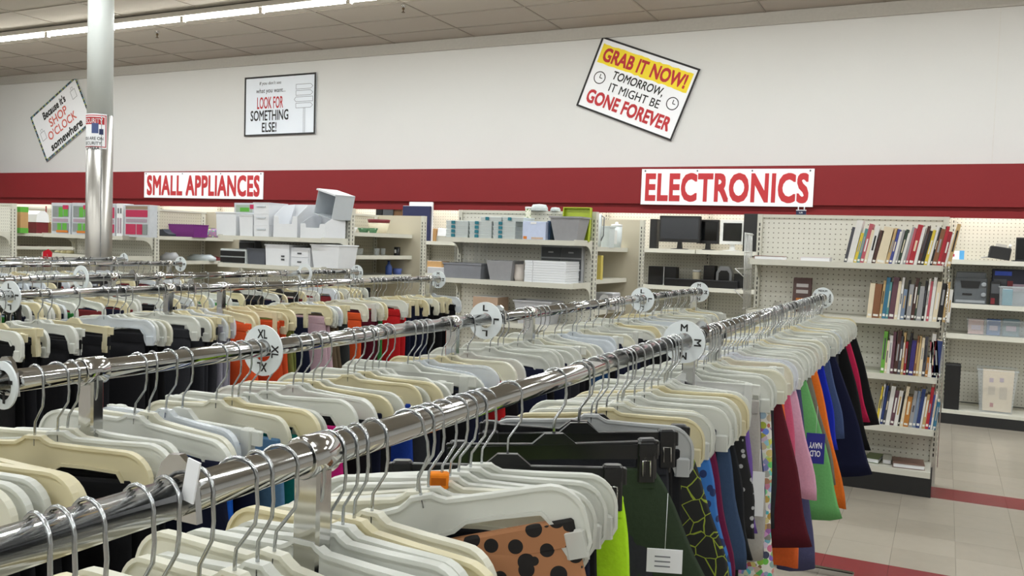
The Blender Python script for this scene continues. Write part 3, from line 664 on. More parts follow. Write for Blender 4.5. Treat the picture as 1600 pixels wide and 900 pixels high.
t = item('black_mug', 'small black mug with white patch on the middle shelf', 'mug', (x, 7.88, 1.40)); MB().lathe([(w_*0.45,0),(w_*0.48,0.005),(w_*0.48,h),(w_*0.42,h),(w_*0.4,0.01),(0,0.01)],16).obj('cup', BLACK, t); MB().box(-0.01,0.01,-w_*0.49,-w_*0.46,h*0.3,h*0.7).obj('print', WHITE, t)
x, w_, z, h = span(603, 612, 408, 421, 7.72, 1.2)
t = item('blue_bottle', 'small blue glass bottle on the low shelf', 'bottle', (x, 7.72, 1.2)); MB().lathe([(w_*0.5,0),(w_*0.5,h*0.6),(w_*0.2,h*0.8),(w_*0.2,h)],14).obj('bottle', BLUE, t); MB().lathe([(w_*0.23,h*0.97),(w_*0.23,h*1.05)],10).obj('cap', NAVY, t)
x, w_, z, h = span(614, 627, 421, 432, 7.9, 1.2)
t = item('blue_cup', 'periwinkle blue cup right of the blue bottle', 'cup', (x, 7.9, 1.2)); MB().lathe([(w_*0.42,0),(w_*0.5,h*1.2),(w_*0.46,h*1.2),(w_*0.38,0.01),(0,0.01)],16).obj('cup', colour('periwinkle',(92,110,176)), t); MB().lathe([(w_*0.43,-0.0005),(w_*0.43,0.006)],14).obj('foot', BLUE, t)
# wall shelf goods seen above the end panel
def book_like(label, px0, px1, py0, py1, Y, zb, d, mm, name='large_folder', cat='folder', ry=0.0):
    x, w_, z, h = span(px0, px1, py0, py1, Y, zb); t = item(name, label, cat, (x, Y+d/2, zb), ry=ry)
    MB().bbox(-w_/2, w_/2, -d/2, d/2, 0, h, 0.004).obj('cover', mm, t); MB().box(-w_/2+0.006, w_/2-0.006, -d/2+0.006, d/2-0.006, h-0.004, h+0.003).obj('pages', PAPER, t); return t
book_like('large navy board standing behind the end panel', 628, 672, 322, 368, 9.345, 1.565, 0.04, NAVY)
book_like('large white board behind the navy one', 638, 676, 316, 368, 9.40, 1.565, 0.03, PAPER)
book_like('black box on the wall shelf above the bowl', 586, 597, 324, 368, 9.5, 1.565, 0.1, BLACK, 'black_box', 'box')
book_like('dark grey box on the wall shelf above the bowl', 597, 614, 326, 368, 9.5, 1.565, 0.1, DKGREY, 'grey_box', 'box')
book_like('brown pictured box beside the navy board', 614, 628, 325, 368, 9.52, 1.565, 0.1, BROWN, 'brown_box', 'box')
book_like('white crumpled paper packet left of the teal-latched boxes', 682, 696, 357, 372, 9.45, 1.565, 0.12, PAPER, 'paper_packet', 'packet', 0.1)
book_like('small brown box beside the navy board', 673, 681, 357, 372, 9.45, 1.565, 0.1, TAN, 'brown_box', 'box')
book_like('wide tan carton on the second wall shelf', 667, 690, 408, 418, 9.45, 1.165, 0.2, TAN, 'flat_carton', 'box')
book_like('pale grey carton on the second wall shelf', 667, 700, 418, 431, 9.42, 1.165, 0.1, LGREY, 'flat_carton', 'box')
# teal-latched boxes
zz0 = 1.60; bh = 0.036
def latch_box(x, z, w_, n, lab):
    t = item('latch_box', lab, 'box', (x, 6.46, z), group='clear boxes with teal latches')
    MB().tub(w_*0.97, 0.2, w_, 0.21, bh-0.008, 0.003).obj('tray', FROST, t); MB().bbox(-w_/2-0.002, w_/2+0.002, -0.107, 0.107, bh-0.008, bh-0.001, 0.003).obj('lid', FROST, t)
    MB().box(-w_*0.24, -w_*0.08, -0.112, -0.104, 0.008, bh-0.003).obj('latch', TEAL, t)
for c, (a, b) in enumerate(((697, 732), (733.5, 769), (770.5, 806))):
    x, w_, z, h = span(a, b, 340, 366, 6.36, zz0)
    for k in range(4): latch_box(x, zz0+k*bh, w_, c, '%s clear teal-latched box from the bottom of the %s stack' % (ordinal(k+1), ('left', 'middle', 'right')[c]))
for k, (a, b) in enumerate(((750, 784), (785, 819))):
    x, w_, z, h = span(a, b, 340, 366, 6.36, zz0); latch_box(x, zz0+4*bh, w_*0.98, k, ('left', 'right')[k]+' clear teal-latched box lying on top of the stacks')
for k, (a, b, c, d2) in enumerate(((804, 813, 346, 368), (816, 830, 324, 368))):
    x, w_, z, h = span(a, b, c, d2, 6.46 if k == 0 else 6.58, 1.60)
    t = item('floral_bottle', ('short floral jar beside the stacked boxes', 'tall floral vase behind the pale blue box')[k], 'vase', (x, 6.44 if k == 0 else 6.60, 1.60))
    MB().lathe([(w_*0.42,0),(w_*0.5,h*0.3),(w_*0.5,h*0.6),(w_*0.3,h*0.8),(w_*0.32,h)],16).obj('body', print_mat('floral_print', (226, 224, 206), (96, 130, 60), 60, thr=0.32), t); MB().lathe([(w_*0.35,h*0.96),(w_*0.35,h*1.02)],12).obj('lid', WHITE, t)
packet('pale blue printed box before the grey tub', 816, 853, 346, 370, 6.35, 1.60, 0.12, colour('pale_blue', (196, 206, 232)), [(0.05,0.2,0.05,0.2,ORNG,'print'),(0.4,0.9,0.05,0.16,colour('floral_pale',(196,170,150)),'print'),(0.35,0.6,0.86,0.97,WHITE,'sticker')], name='gift_box')
book_like('dark blue box edge between pale box and grey tub', 854, 860, 345, 371, 6.40, 1.60, 0.15, colour('ink_blue', (40, 66, 96)), 'blue_box', 'box')
tubthing('grey plastic tub beside the lime tray', 858, 906, 338, 371, 6.33, 1.60, 0.22, GREYP, 0.72, name='plastic_tub', cat='tub')
x, w_, z, h = span(877, 922, 324, 373, 6.56, 1.60)
t = item('serving_tray', 'lime green tray leaning upright at the shelf end', 'tray', (x, 6.58, 1.60), rx=math.radians(-7)); MB().box(-w_/2, w_/2, 0, 0.005, 0, h).obj('base', LIME, t)
r = MB(); r.box(-w_/2, w_/2, -0.035, 0.005, h-0.008, h).box(-w_/2, w_/2, -0.035, 0.005, 0, 0.008).box(-w_/2, -w_/2+0.008, -0.035, 0.005, 0.008, h-0.008).box(w_/2-0.008, w_/2, -0.035, 0.005, 0.008, h-0.008); r.obj('rim', LIME, t)
for k, (a, b, c) in enumerate(((832, 857, 319), (862, 877, 324))):
    x, w_, z, h = span(a, b, c, 329, 6.72, 1.846)
    t = item('glass_dome', ('larger clear dome on top of the shelf unit', 'smaller clear dome on top of the shelf unit')[k], 'lid', (x, 6.70, 1.846)); MB().lathe([(w_*0.5,0),(w_*0.48,h*0.5),(w_*0.38,h*0.9),(0.001,h)],16).obj('dome', FROST, t); MB().lathe([(w_*0.51,0),(w_*0.51,0.006)],16).obj('rim', FROST, t)
# second shelf of that unit
zq = 1.265
tubthing('clear bin of mixed oddments on the second pegboard shelf', 692, 752, 411, 438, 6.36, zq, 0.26, colour('bin_smoke', (176, 178, 186), 0.2, trans=0.5), 0.95)
book_like('black tray inside the clear bin', 706, 732, 417, 432, 6.42, zq+0.01, 0.12, BLKMAT, 'black_tray', 'tray', 0.12)
book_like('white and maroon packet inside the clear bin', 694, 707, 416, 433, 6.42, zq+0.01, 0.08, LILAC, 'small_packet', 'packet', 0.1)
tubthing('grey tub with dipped rim left of the white jug', 759, 801, 407, 437, 6.36, zq, 0.22, GREYP, 0.78, name='plastic_tub', cat='tub', lip=False)
x, w_, z, h = span(800, 818, 413, 438, 6.42, zq)
t = item('plastic_jug', 'pinkish white jug between grey tub and white boxes', 'jug', (x, 6.46, zq)); MB().lathe([(w_*0.4,0),(w_*0.5,h*0.2),(w_*0.46,h*0.85),(w_*0.5,h),(w_*0.46,h),(w_*0.4,h*0.8),(w_*0.36,0.01),(0,0.01)],18).obj('jug', colour('jug', (224, 214, 208), 0.35), t); MB().tube([(-w_*0.45,0,h*0.9),(-w_*0.8,0,h*0.85),(-w_*0.8,0,h*0.3),(-w_*0.45,0,h*0.2)],0.006,6).obj('handle', WHITE, t)
for k in range(9):
    x, w_, z, h = span(818, 884, 406, 443, 6.33, zq)
    t = item('flat_box', '%s flat white box from the bottom of the white stack' % ordinal(k+1), 'box', (x+random.uniform(-.002,.002), 6.33+0.16, zq+k*0.0195), group='stack of flat white boxes')
    MB().bbox(-w_/2, w_/2, -0.15, 0.15, 0, 0.0185, 0.002).obj('carton', BINW, t); MB().box(-w_/2+0.07, -w_/2+0.074, -0.1515, -0.1495, 0.001, 0.0175).obj('seam', LGREY, t)
t = drawers('grey drawer organiser standing behind the white boxes', 843, 911, 382, 440, 6.62, zq, 0.05, 3, colour('org_grey', (168, 170, 174), 0.35), DKGREY, handle=LGREY, cols=2)
x, w_, z, h = span(712, 760, 380, 436, 6.64, zq)
t = item('acrylic_stand', 'clear acrylic rack against the pegboard', 'rack', (x, 6.64, zq)); b = MB()
for q in (-0.5, -0.17, 0.17, 0.5): b.box(q*w_-0.003, q*w_+0.003, -0.03, 0.03, 0, h)
b.box(-w_/2, w_/2, -0.03, 0.03, h*0.5, h*0.5+0.004); b.obj('dividers', CLEAR, t); MB().box(-w_/2-0.005, w_/2+0.005, -0.035, 0.035, -0.001, 0.005).obj('base', CLEAR, t)
book_like('pinkish flat carton on the third pegboard shelf', 738, 778, 464, 490, 6.4, 0.93, 0.2, colour('salmon', (206, 176, 152)), 'flat_carton', 'box')
tubthing('upturned grey lid on the third pegboard shelf', 802, 862, 470, 495, 6.36, 0.93, 0.22, LGREY, 0.8, name='plastic_tub', cat='tub')
# pitchers
x, w_, z, h = span(925, 938, 334, 384, 7.22, 1.56)
t = item('water_pitcher', 'tall grey pitcher with handle beside the lime tray', 'pitcher', (x, 7.27, 1.56)); MB().lathe([(w_*0.4,0),(w_*0.5,h*0.4),(w_*0.45,h),(w_*0.4,h),(0,0.02)],16).obj('jug', FROST, t); MB().tube([(w_*0.4,0,h*0.95),(w_*0.8,0,h*0.9),(w_*0.75,0,h*0.35),(w_*0.42,0,h*0.2)],0.006,6).obj('handle', MIDGREY, t)
tubthing('clear container between the two pitchers', 938, 953, 353, 384, 7.45, 1.56, 0.14, FROST, 0.9, name='food_container', cat='container')
x, w_, z, h = span(953, 971, 348, 384, 7.78, 1.56)
t = item('water_pitcher', 'white lidded pitcher nearest the end panel', 'pitcher', (x, 7.8, 1.56)); MB().lathe([(w_*0.42,0),(w_*0.5,h*0.3),(w_*0.5,h*0.88),(0.001,h*0.9)],18).obj('jug', FROST, t); MB().lathe([(w_*0.52,h*0.86),(w_*0.52,h*0.93),(w_*0.15,h*0.95),(w_*0.12,h*1.03)],16).obj('lid', WHITE, t); MB().box(-w_*0.2,w_*0.25,-w_*0.55,-w_*0.46,h*0.15,h*0.7).obj('handle', WHITE, t)
packet('yellow box standing on the middle aisle shelf', 922, 940, 399, 438, 7.28, 1.275, 0.05, YELL, [(0.4,0.65,0.35,0.65,colour('ochre',(176,150,60)),'print')], name='yellow_box')
book_like('low grey box on the bottom aisle shelf', 926, 958, 458, 478, 7.5, 1.0, 0.2, LGREY, 'grey_box', 'box')
# electronics on the wall shelves
ZE1, ZE2 = 1.565, 1.165
def monitor(label, px0, px1, py0, py1, Y, bez, scr, zb, stand=True, rz=0.0):
    x, w_, z, h = span(px0, px1, py0, py1, Y, zb); t = item('computer_monitor', label, 'monitor', (x, Y+0.06, zb), rz)
    z0 = h*0.22 if stand else 0
    MB().bbox(-w_/2, w_/2, -0.02, 0.025, z0, h, 0.006).obj('casing', bez, t); bw = 0.022 if bez is BLACK else 0.036; MB().box(-w_/2+bw, w_/2-bw, -0.0225, -0.019, z0+0.035, h-bw).obj('screen', scr, t)
    if stand:
        MB().prism([(-0.03, 0.01), (0.03, 0.01), (0.02, z0+0.03), (-0.02, z0+0.03)], 0.0, 0.03).obj('stand_neck', bez, t); MB().lathe([(0.10, 0), (0.10, 0.008), (0.04, 0.014)], 18).obj('stand_foot', bez, t)
SCR = colour('screen_dark', (52, 54, 58), 0.2); SCRB = colour('screen_black', (16, 17, 18), 0.12)
SILM = colour('silver_plastic', (218, 218, 215), 0.4)
monitor('wide black monitor with grey screen on the electronics shelf', 1027, 1094, 337, 391, 9.47, BLACK, SCR, ZE1)
monitor('second black monitor right of the wide one', 1086, 1123, 343, 391, 9.58, BLACK, SCRB, ZE1)
monitor('silver-framed monitor with black screen', 1122, 1164, 343, 394, 9.50, SILM, SCRB, ZE1)
def black_box(label, px0, px1, py0, py1, Y, zb, d, mm=BLKMAT, grille=True, name='loudspeaker', cat='speaker'):
    x, w_, z, h = span(px0, px1, py0, py1, Y, zb); t = item(name, label, cat, (x, Y+d/2, zb))
    MB().bbox(-w_/2, w_/2, -d/2, d/2, 0, h, 0.004).obj('cabinet', mm, t)
    if grille: MB().box(-w_/2+0.006, w_/2-0.006, -d/2-0.004, -d/2+0.001, 0.008, h-0.008).obj('grille', BLACK, t)
    return t
black_box('tall black speaker box right of the silver monitor', 1160, 1190, 334, 391, 9.345, ZE1, 0.10)
black_box('black device at the left end of the monitor shelf', 1014, 1027, 342, 391, 9.56, ZE1, 0.1)
black_box('black speaker at the left of the second electronics shelf', 1012, 1035, 416, 448, 9.5, ZE2, 0.15)
packet('black box with white edge on the second electronics shelf', 1035, 1057, 417, 448, 9.55, ZE2, 0.12, BLKMAT, [(0.0,0.1,0.0,1.0,WHITE,'edge')], name='black_box')
black_box('long black soundbar along the second electronics shelf', 1038, 1152, 437, 451, 9.41, ZE2, 0.07, name='soundbar')
x, w_, z, h = span(1080, 1094, 422, 450, 9.62, ZE2)
t = item('white_canister', 'cream canister behind the soundbar', 'canister', (x, 9.66, ZE2)); MB().lathe([(w_*0.5,0),(w_*0.5,h*0.9)],16).obj('can', CREAM, t); MB().lathe([(w_*0.52,h*0.88),(w_*0.52,h)],16).obj('lid', WHITE, t)
black_box('square black speaker right of the cream canister', 1098, 1117, 415, 451, 9.55, ZE2, 0.14)
x, w_, z, h = span(1118, 1144, 416, 452, 9.55, ZE2)
t = item('music_dock', 'grey and black rounded music dock', 'speaker', (x, 9.6, ZE2)); MB().prism([(-w_/2,0),(w_/2,0),(w_/2,h*0.7),(w_*0.3,h),(-w_*0.3,h),(-w_/2,h*0.7)],-0.05,0.05).obj('shell', colour('dock',(150,152,156),0.3), t); MB().prism([(-w_*0.36,0.01),(w_*0.36,0.01),(w_*0.34,h*0.68),(w_*0.2,h*0.8),(-w_*0.2,h*0.8),(-w_*0.34,h*0.68)],-0.054,-0.049).obj('grille', BLACK, t)
black_box('small black box right of the music dock', 1146, 1168, 428, 452, 9.5, ZE2, 0.14)
# wall shelves right of the bookcase
x, w_, z, h = span(1481, 1507, 392, 406, 9.45, 1.555)
t = item('device_box', 'small white box with sky blue end on the right wall shelf', 'box', (x, 9.5, 1.555)); MB().bbox(-w_/2, w_*0.2, -0.05, 0.05, 0, h, 0.002).obj('carton', PAPER, t); MB().bbox(w_*0.2, w_/2, -0.05, 0.05, 0, h*1.05, 0.002).obj('sleeve', SKYB, t); MB().box(-w_*0.2, -w_*0.1, -0.053, -0.049, h*0.35, h*0.65).obj('print', PINK, t)
x, w_, z, h = span(1543, 1579, 380, 408, 9.5, 1.555)
t = item('slide_projector', 'black projector tilted on its side on the right wall shelf', 'projector', (x, 9.55, 1.575), ry=math.radians(8)); MB().bbox(-w_/2, w_/2, -0.07, 0.07, 0, h*0.68, 0.01).obj('body', BLACK, t); MB().box(-w_*0.25, w_*0.25, -0.06, 0.06, h*0.68, h*0.84).obj('top_plate', colour('proj_top',(176,172,166)), t); MB().tube([(w_*0.4,0,h*0.7),(w_*0.42,0,h*0.9)],0.012,8).obj('knob', SILM, t); MB().tube([(-w_*0.5,0,0.005),(-w_*0.8,-0.02,-0.012)],0.006,6).obj('cable', LGREY, t)
x, w_, z, h = span(1587, 1625, 371, 408, 9.5, 1.555)
t = item('laptop', 'open black laptop at the right edge of the shelf', 'laptop', (x, 9.55, 1.555)); MB().box(-w_/2-0.03, w_/2, -0.12, 0.06, 0, 0.014).obj('keyboard_base', BLACK, t); MB().box(-w_/2, w_/2, 0.05, 0.06, 0.014, h).obj('lid', BLKMAT, t); MB().box(-w_/2+0.01, w_/2-0.01, 0.047, 0.051, 0.03, h-0.015).obj('screen', SCRB, t)
x, w_, z, h = span(1490, 1544, 425, 474, 9.42, 1.14)
t = item('stereo_system', 'grey compact stereo with angled display on the right shelves', 'stereo', (x, 9.55, 1.14)); STG = colour('stereo_grey', (84, 88, 92), 0.3); STL = colour('stereo_light', (140, 144, 148), 0.25)
MB().bbox(-w_/2, w_/2, -0.11, 0.11, 0, h*0.82, 0.008).obj('lower_body', STG, t); MB().bbox(-w_*0.46, w_*0.46, -0.08, 0.1, h*0.82, h, 0.008).obj('lid', STG, t)
MB().prism([(-w_*0.28,h*0.5),(w_*0.24,h*0.5),(w_*0.30,h*0.72),(-w_*0.33,h*0.72)],-0.116,-0.108).obj('display', BLACK, t); MB().box(-w_*0.45,w_*0.45,-0.114,-0.108,h*0.04,h*0.12).obj('trim_strip', STL, t)
MB().box(-w_*0.25,w_*0.05,-0.115,-0.108,h*0.27,h*0.33).obj('cassette_slot', BLACK, t)
for q in (0.62, 0.30): MB().lathe([(0.022,0),(0.022,0.012),(0.014,0.016)],14).obj('knob', STL, t, (w_*0.40,-0.109,h*q)).rotation_euler = (PI/2,0,0)
black_box('small black speaker left of the grey stereo', 1478, 1491, 456, 474, 9.5, 1.14, 0.08)
packet('dark boxed device with blue stripe on the right shelves', 1548, 1615, 421, 474, 9.52, 1.14, 0.12, colour('midnight', (22, 26, 48)), [(0.06,0.48,0.82,0.94,colour('stripe_blue',(46,78,190)),'stripe'),(0.04,0.36,0.42,0.72,DKGREY,'picture'),(0.38,0.52,0.5,0.68,MAROON,'picture'),(0.52,0.8,0.4,0.6,LILAC,'picture')], name='boxed_device')
packet('small black pictured box before the dark boxed device', 1546, 1564, 440, 474, 9.42, 1.14, 0.06, BLACK, [(0.1,0.9,0.5,0.9,DKGREY,'picture'),(0.1,0.5,0.05,0.3,MAROON,'print')], name='video_box')
t = tubthing('clear bin holding a teal packet on the right shelves', 1560, 1612, 448, 474, 9.40, 1.14, 0.1, CLEAR, 0.95)
book_like('teal packet inside the clear bin at right', 1565, 1583, 452, 473, 9.44, 1.146, 0.03, TEAL, 'teal_packet', 'packet')
t = tubthing('long clear tray of small goods on the third right shelf', 1510, 1612, 501, 523, 9.41, 0.85, 0.2, CLEAR, 0.96)
for k, (a, b, mm, lab) in enumerate(((1512, 1538, colour('dusty_rose', (176, 140, 132)), 'dusty rose packet in the long clear tray'), (1541, 1564, colour('globe_blue', (60, 90, 140)), 'blue packet in the long clear tray'), (1566, 1594, colour('teal_grey', (96, 116, 124)), 'grey-green packet in the long clear tray'))):
    x, w_, z, h = span(a, b, 499, 522, 9.45, 0.856); t = item('small_packet', lab, 'packet', (x, 9.5, 0.856), group='packets in the clear tray'); MB().bbox(-w_/2, w_/2, -0.05, 0.05, 0, h, 0.006).obj('carton', mm, t); MB().box(-w_*0.3, w_*0.3, -0.053, -0.049, h*0.3, h*0.6).obj('print', LILAC, t)
black_box('tall black floor speaker on the bottom right shelf', 1474, 1502, 570, 632, 9.34, 0.13, 0.2)
t = tubthing('clear tapered bin holding a paper bag on the bottom shelf', 1524, 1592, 578, 642, 9.33, 0.13, 0.30, CLEAR, 0.8)
x, w_, z, h = span(1531, 1588, 577, 632, 9.42, 0.15)
t = item('paper_bag', 'pale kraft paper bag standing in the clear bin', 'bag', (x, 9.46, 0.14)); MB().prism([(-w_*0.42,0),(w_*0.42,0),(w_*0.46,h),(-w_*0.46,h)],-0.04,0.04).obj('bag', colour('kraft', (214, 196, 170)), t)
for u, v, a, b, mm in ((-0.2,0.7,0.12,0.1,LILAC),(0.1,0.72,0.12,0.1,LILAC),(-0.18,0.4,0.2,0.2,colour('kraft_dark',(190,176,154))),(0.16,0.3,0.22,0.3,colour('kraft_dark',(190,176,154))),(-0.16,0.1,0.1,0.1,colour('stamp_red',(170,96,90)))):
    MB().box((u-a/2)*w_, (u+a/2)*w_, -0.043, -0.0395, v*h, (v+b)*h).obj('print', mm, t)
# ------------------------------------------------------------------ books
BK = {}
def bookmat(rgb): 
    k = 'book_%d_%d_%d' % rgb
    return mat(k, rgb, 0.45, noise=0.05)
CN = {'w': ('white', (222, 220, 216)), 'c': ('cream', (222, 208, 180)), 'k': ('black', (22, 20, 22)), 'g': ('grey', (150, 150, 152)), 'G': ('dark grey', (70, 70, 78)), 'y': ('yellow', (214, 190, 60)), 't': ('teal', (84, 140, 142)),
      'p': ('rose', (180, 84, 96)), 'b': ('blue', (60, 70, 140)), 'B': ('deep blue', (34, 54, 110)), 'r': ('red', (168, 30, 44)), 'R': ('crimson', (140, 18, 34)), 'n': ('brown', (128, 84, 54)), 'N': ('dark brown', (70, 42, 36)), 'T': ('tan', (190, 160, 110)),
      'e': ('dark green', (44, 62, 48)), 'l': ('bright green', (104, 168, 62)), 'v': ('indigo', (52, 40, 110)), 'm': ('mauve', (96, 62, 74)), 'o': ('ochre', (176, 116, 48)), 's': ('slate blue', (120, 136, 160)), 'q': ('sea blue', (50, 110, 140))}
def shelf_books(px0, pyb, zsh, lean, seq, rowname, Y=6.36, d=0.17):
    """spines standing side by side; widths and heights in pixels at this distance"""
    x = at(px0, pyb, Y).x; k = 0
    for tok, wp, hp in seq:
        k += 1; nm, rgb = CN[tok]; w_ = wp/250.0; h = hp/235.0; ln = math.radians(lean + random.uniform(-1.0, 1.0))
        t = thing('book', '%s book, %s from the left on the %s bookcase shelf' % (nm, ordinal(k), rowname), 'book', (x, Y, zsh+0.001), (0, ln, 0), 'books on the %s bookcase shelf' % rowname)
        tb = 0.0022
        b = MB(); w2 = w_-0.0012
        b.box(0, w2, 0, tb, 0, h).box(0, tb, tb, d, 0, h).box(w2-tb, w2, tb, d, 0, h)
        b.obj('cover', bookmat(rgb), t)
        MB().box(tb, w2-tb, tb, d-0.004, 0.003, h-0.004).obj('pages', CREAM, t)
        alt = random.choice(['w', 'c', 'g', 'G', 'T'])
        if alt == tok: alt = 'k'
        if random.random() < 0.55: MB().box(w2*0.30, w2*0.70, -0.0006, 0.0004, h*random.uniform(0.3, 0.45), h*random.uniform(0.6, 0.85)).obj('spine_title', bookmat(CN[alt][1]), t)
        MB().box(w2*0.15, w2*0.85, -0.0006, 0.0004, h*0.06, h*0.12).obj('sticker', bookmat((230, 228, 222)), t)
        x += w_/math.cos(ln)
S1 = [('G',5,58),('w',10,70),('y',5,49),('t',5,56),('p',6,64),('c',5,54),('w',7,61),('N',6,54),('c',15,60),('T',5,58),('b',5,56),('w',4,52),('g',4,55),('e',4,56),('w',4,50),('g',4,60),('p',4,58),('r',8,64),('w',5,60),('N',5,62),('k',5,55),('y',5,56),('w',4,62),('k',3,60),('n',7,58),('r',5,62),('R',6,54),('w',3,50),('T',6,66)]
shelf_books(1318, 410, 1.512, 11, S1, 'top')
S2 = [('c',8,55),('n',11,54),('T',4,60),('q',6,65),('t',4,58),('m',9,66),('c',5,60),('w',4,66),('s',6,48),('k',3,62),('g',7,56),('N',5,66),('e',3,60),('g',8,54),('k',4,62),('w',3,66),('p',4,62),('w',5,68),('c',7,62),('k',8,60),('T',6,62),('w',5,50)]
shelf_books(1354, 495, 1.148, 4, S2, 'second')
S3 = [('l',6,66),('c',4,52),('w',5,60),('m',5,66),('N',6,68),('G',5,60),('T',4,66),('R',4,52),('k',4,66),('v',7,55),('n',4,62),('T',4,62),('c',5,60),('G',5,62),('o',4,30),('w',6,67),('B',10,57),('g',3,50)]
shelf_books(1375, 580, 0.784, 3, S3, 'third')
S3b = [('p',5,54),('R',6,56)]
x_ = 0
shelf_books(1456, 583, 0.784, -5, S3b, 'third right-hand')
S4 = [('y',4,60),('w',3,64),('B',4,62),('G',4,54),('w',7,62),('m',6,56),('w',6,56),('k',3,50),('c',5,64),('o',8,48),('g',6,58),('s',5,58),('B',6,62),('w',3,50),('T',5,54),('r',5,66),('b',3,54),('w',3,56),('q',5,44)]
shelf_books(1368, 655, 0.44, 6, S4, 'lowest')
def flat_book(label, px0, px1, py0, py1, Y, zb, d, rgb, rz=0.0):
    x, w_, z, h = span(px0, px1, py0, py1, Y, zb); h = min(h, 0.03); t = item('flat_book', label, 'book', (x, Y+d/2, zb+0.001), rz)
    MB().box(-w_/2, w_/2, -d/2, d/2, 0, 0.003).box(-w_/2, w_/2, -d/2, d/2, h-0.003, h).box(-w_/2, -w_/2+0.003, -d/2, d/2, 0.003, h-0.003).obj('cover', bookmat(rgb), t); MB().box(-w_/2+0.003, w_/2-0.004, -d/2+0.004, d/2-0.004, 0.003, h-0.003).obj('pages', PAPER, t)
    return t
flat_book('thin reddish brown book lying at the left of the top shelf', 1178, 1225, 400, 405, 6.34, 1.512, 0.15, (120, 66, 56))
flat_book('white and pink book lying on the top shelf', 1250, 1297, 398, 407, 6.34, 1.512, 0.15, (222, 206, 206))
flat_book('white book with brown cover lying on the bottom shelf', 1393, 1444, 718, 726, 6.36, 0.161, 0.2, (120, 92, 82), 0.08)
flat_book('green-edged book lying at the left of the bottom shelf', 1352, 1376, 712, 722, 6.40, 0.161, 0.2, (96, 112, 72), -0.1)
flat_book('pale magazine lying on the bottom shelf', 1378, 1392, 714, 718, 6.42, 0.161, 0.2, (190, 190, 182), 0.05)
x, w_, z, h = span(1237, 1268, 434, 472, 6.5, 1.148)
t = item('cover_book', 'brown book with lettered cover facing out on second shelf', 'book', (x, 6.52, 1.149), rx=math.radians(-8)); MB().bbox(-w_/2, w_/2, -0.012, 0.012, 0, h, 0.004).obj('cover', bookmat((82, 52, 48)), t)
for q in (0.72, 0.54): MB().box(-w_*0.32, w_*0.32, -0.0135, -0.0115, h*q, h*(q+0.10)).obj('title_print', bookmat((196, 190, 190)), t)
MB().box(-w_*0.3, w_*0.3, -0.0135, -0.0115, h*0.12, h*0.4).obj('picture', ORNG, t)
flat_book('tan pad lying left of the brown lettered book', 1212, 1240, 462, 470, 6.36, 1.148, 0.15, (190, 160, 116))
# blue clip on the bookcase top, wire rack on its left side, wire strip on its right
x, w_, z, h = span(1244, 1260, 322, 333, 6.7, 1.846)
t = item('sign_clip', 'small blue and white clip on top of the bookcase', 'clip', (x, 6.70, 1.846)); MB().bbox(-w_/2, w_/2, -0.01, 0.01, 0, 0.03, 0.002).obj('base', NAVY, t); MB().box(-w_/2, w_/2, -0.0105, 0.0105, 0.03, 0.036).obj('stripe', PAPER, t)
for q in (-0.5, 0.5): MB().tube([(q*w_*0.6, 0, 0.036), (q*w_*0.6, 0, 0.062)], 0.004, 6).obj('prong', PAPER, t)
lettering('US', 0.024, 0.011, PAPER, t, (0, -0.0112, 0.015), bold=0.02)
WIRE = mat('wire_white', (196, 196, 192), 0.35, 0.3, noise=0)
t = thing('wire_rack', 'white wire pocket rack on the left side of the bookcase', 'rack', (-1.275, 6.36, 1.14))
for k in range(6): MB().tube([(0, 0.05*k-0.02, 0.0), (-0.012, 0.05*k-0.02, 0.56)], 0.004, 5).obj('wire', WIRE, t)
for z in (0.02, 0.15, 0.30, 0.42, 0.55): MB().tube([(-0.004, -0.03, z), (-0.004, 0.24, z)], 0.004, 5).obj('cross_wire', WIRE, t)
for z in (0.15, 0.30): MB().tube([(0, -0.03, z-0.06), (-0.07, -0.03, z), (-0.07, 0.24, z), (0, 0.24, z-0.06)], 0.004, 5).obj('pocket_wire', WIRE, t)
t = thing('wire_grid', 'chrome wire panel on the right side of the bookcase', 'rack', (0.018, 6.34, 0.2))
for k in range(5): MB().tube([(0, 0.07*k, 0), (0, 0.07*k, 1.32)], 0.003, 5).obj('wire', CHROME, t)
for k in range(9): MB().tube([(0, -0.01, 0.06+0.15*k), (0, 0.30, 0.06+0.15*k)], 0.003, 5).obj('cross_wire', CHROME, t)

# ------------------------------------------------------------------ clothing racks
RZ, RR = 1.35, 0.016
ROWS = {1: -0.54, 2: -1.14, 3: -2.60, 4: -3.39, 5: -4.79, 6: -5.58}
RN = {1: 'nearest', 2: 'second', 3: 'third', 4: 'fourth', 5: 'fifth', 6: 'sixth'}
SEG = {1: ((-0.9, 0.515), (0.515, 2.19), (2.19, 4.62)), 2: ((-0.3, 0.776), (0.776, 2.25), (2.25, 4.54)),
       3: ((0.7, 2.5), (2.5, 4.35)), 4: ((1.2, 2.9), (2.9, 4.65)), 5: ((2.3, 4.51),), 6: ((2.9, 4.70),)}
UPR = {(1, 1): (0.675, 2.08), (1, 0): (-0.75, 0.30), (1, 2): (2.34, 4.5), (2, 1): (0.9, 1.98), (2, 2): (2.45, 4.42)}
up_m = MB().bbox(-0.016, 0.016, -0.011, 0.011, 0.03, RZ-0.01, 0.003).mesh('upright', CHROME)
foot_m = MB().bbox(-0.22, 0.22, -0.016, 0.016, 0.0, 0.032, 0.004).mesh('foot', CHROME)
col_m = MB().lathe([(0.0195, -0.02), (0.021, -0.018), (0.021, 0.018), (0.0195, 0.02)], 18).mesh('collar', CHROME)
br_poly = [(-0.024, -0.018), (-0.022, 0.012), (-0.016, 0.026), (-0.007, 0.034), (0.004, 0.035), (0.013, 0.029), (0.020, 0.014), (0.024, -0.018)]
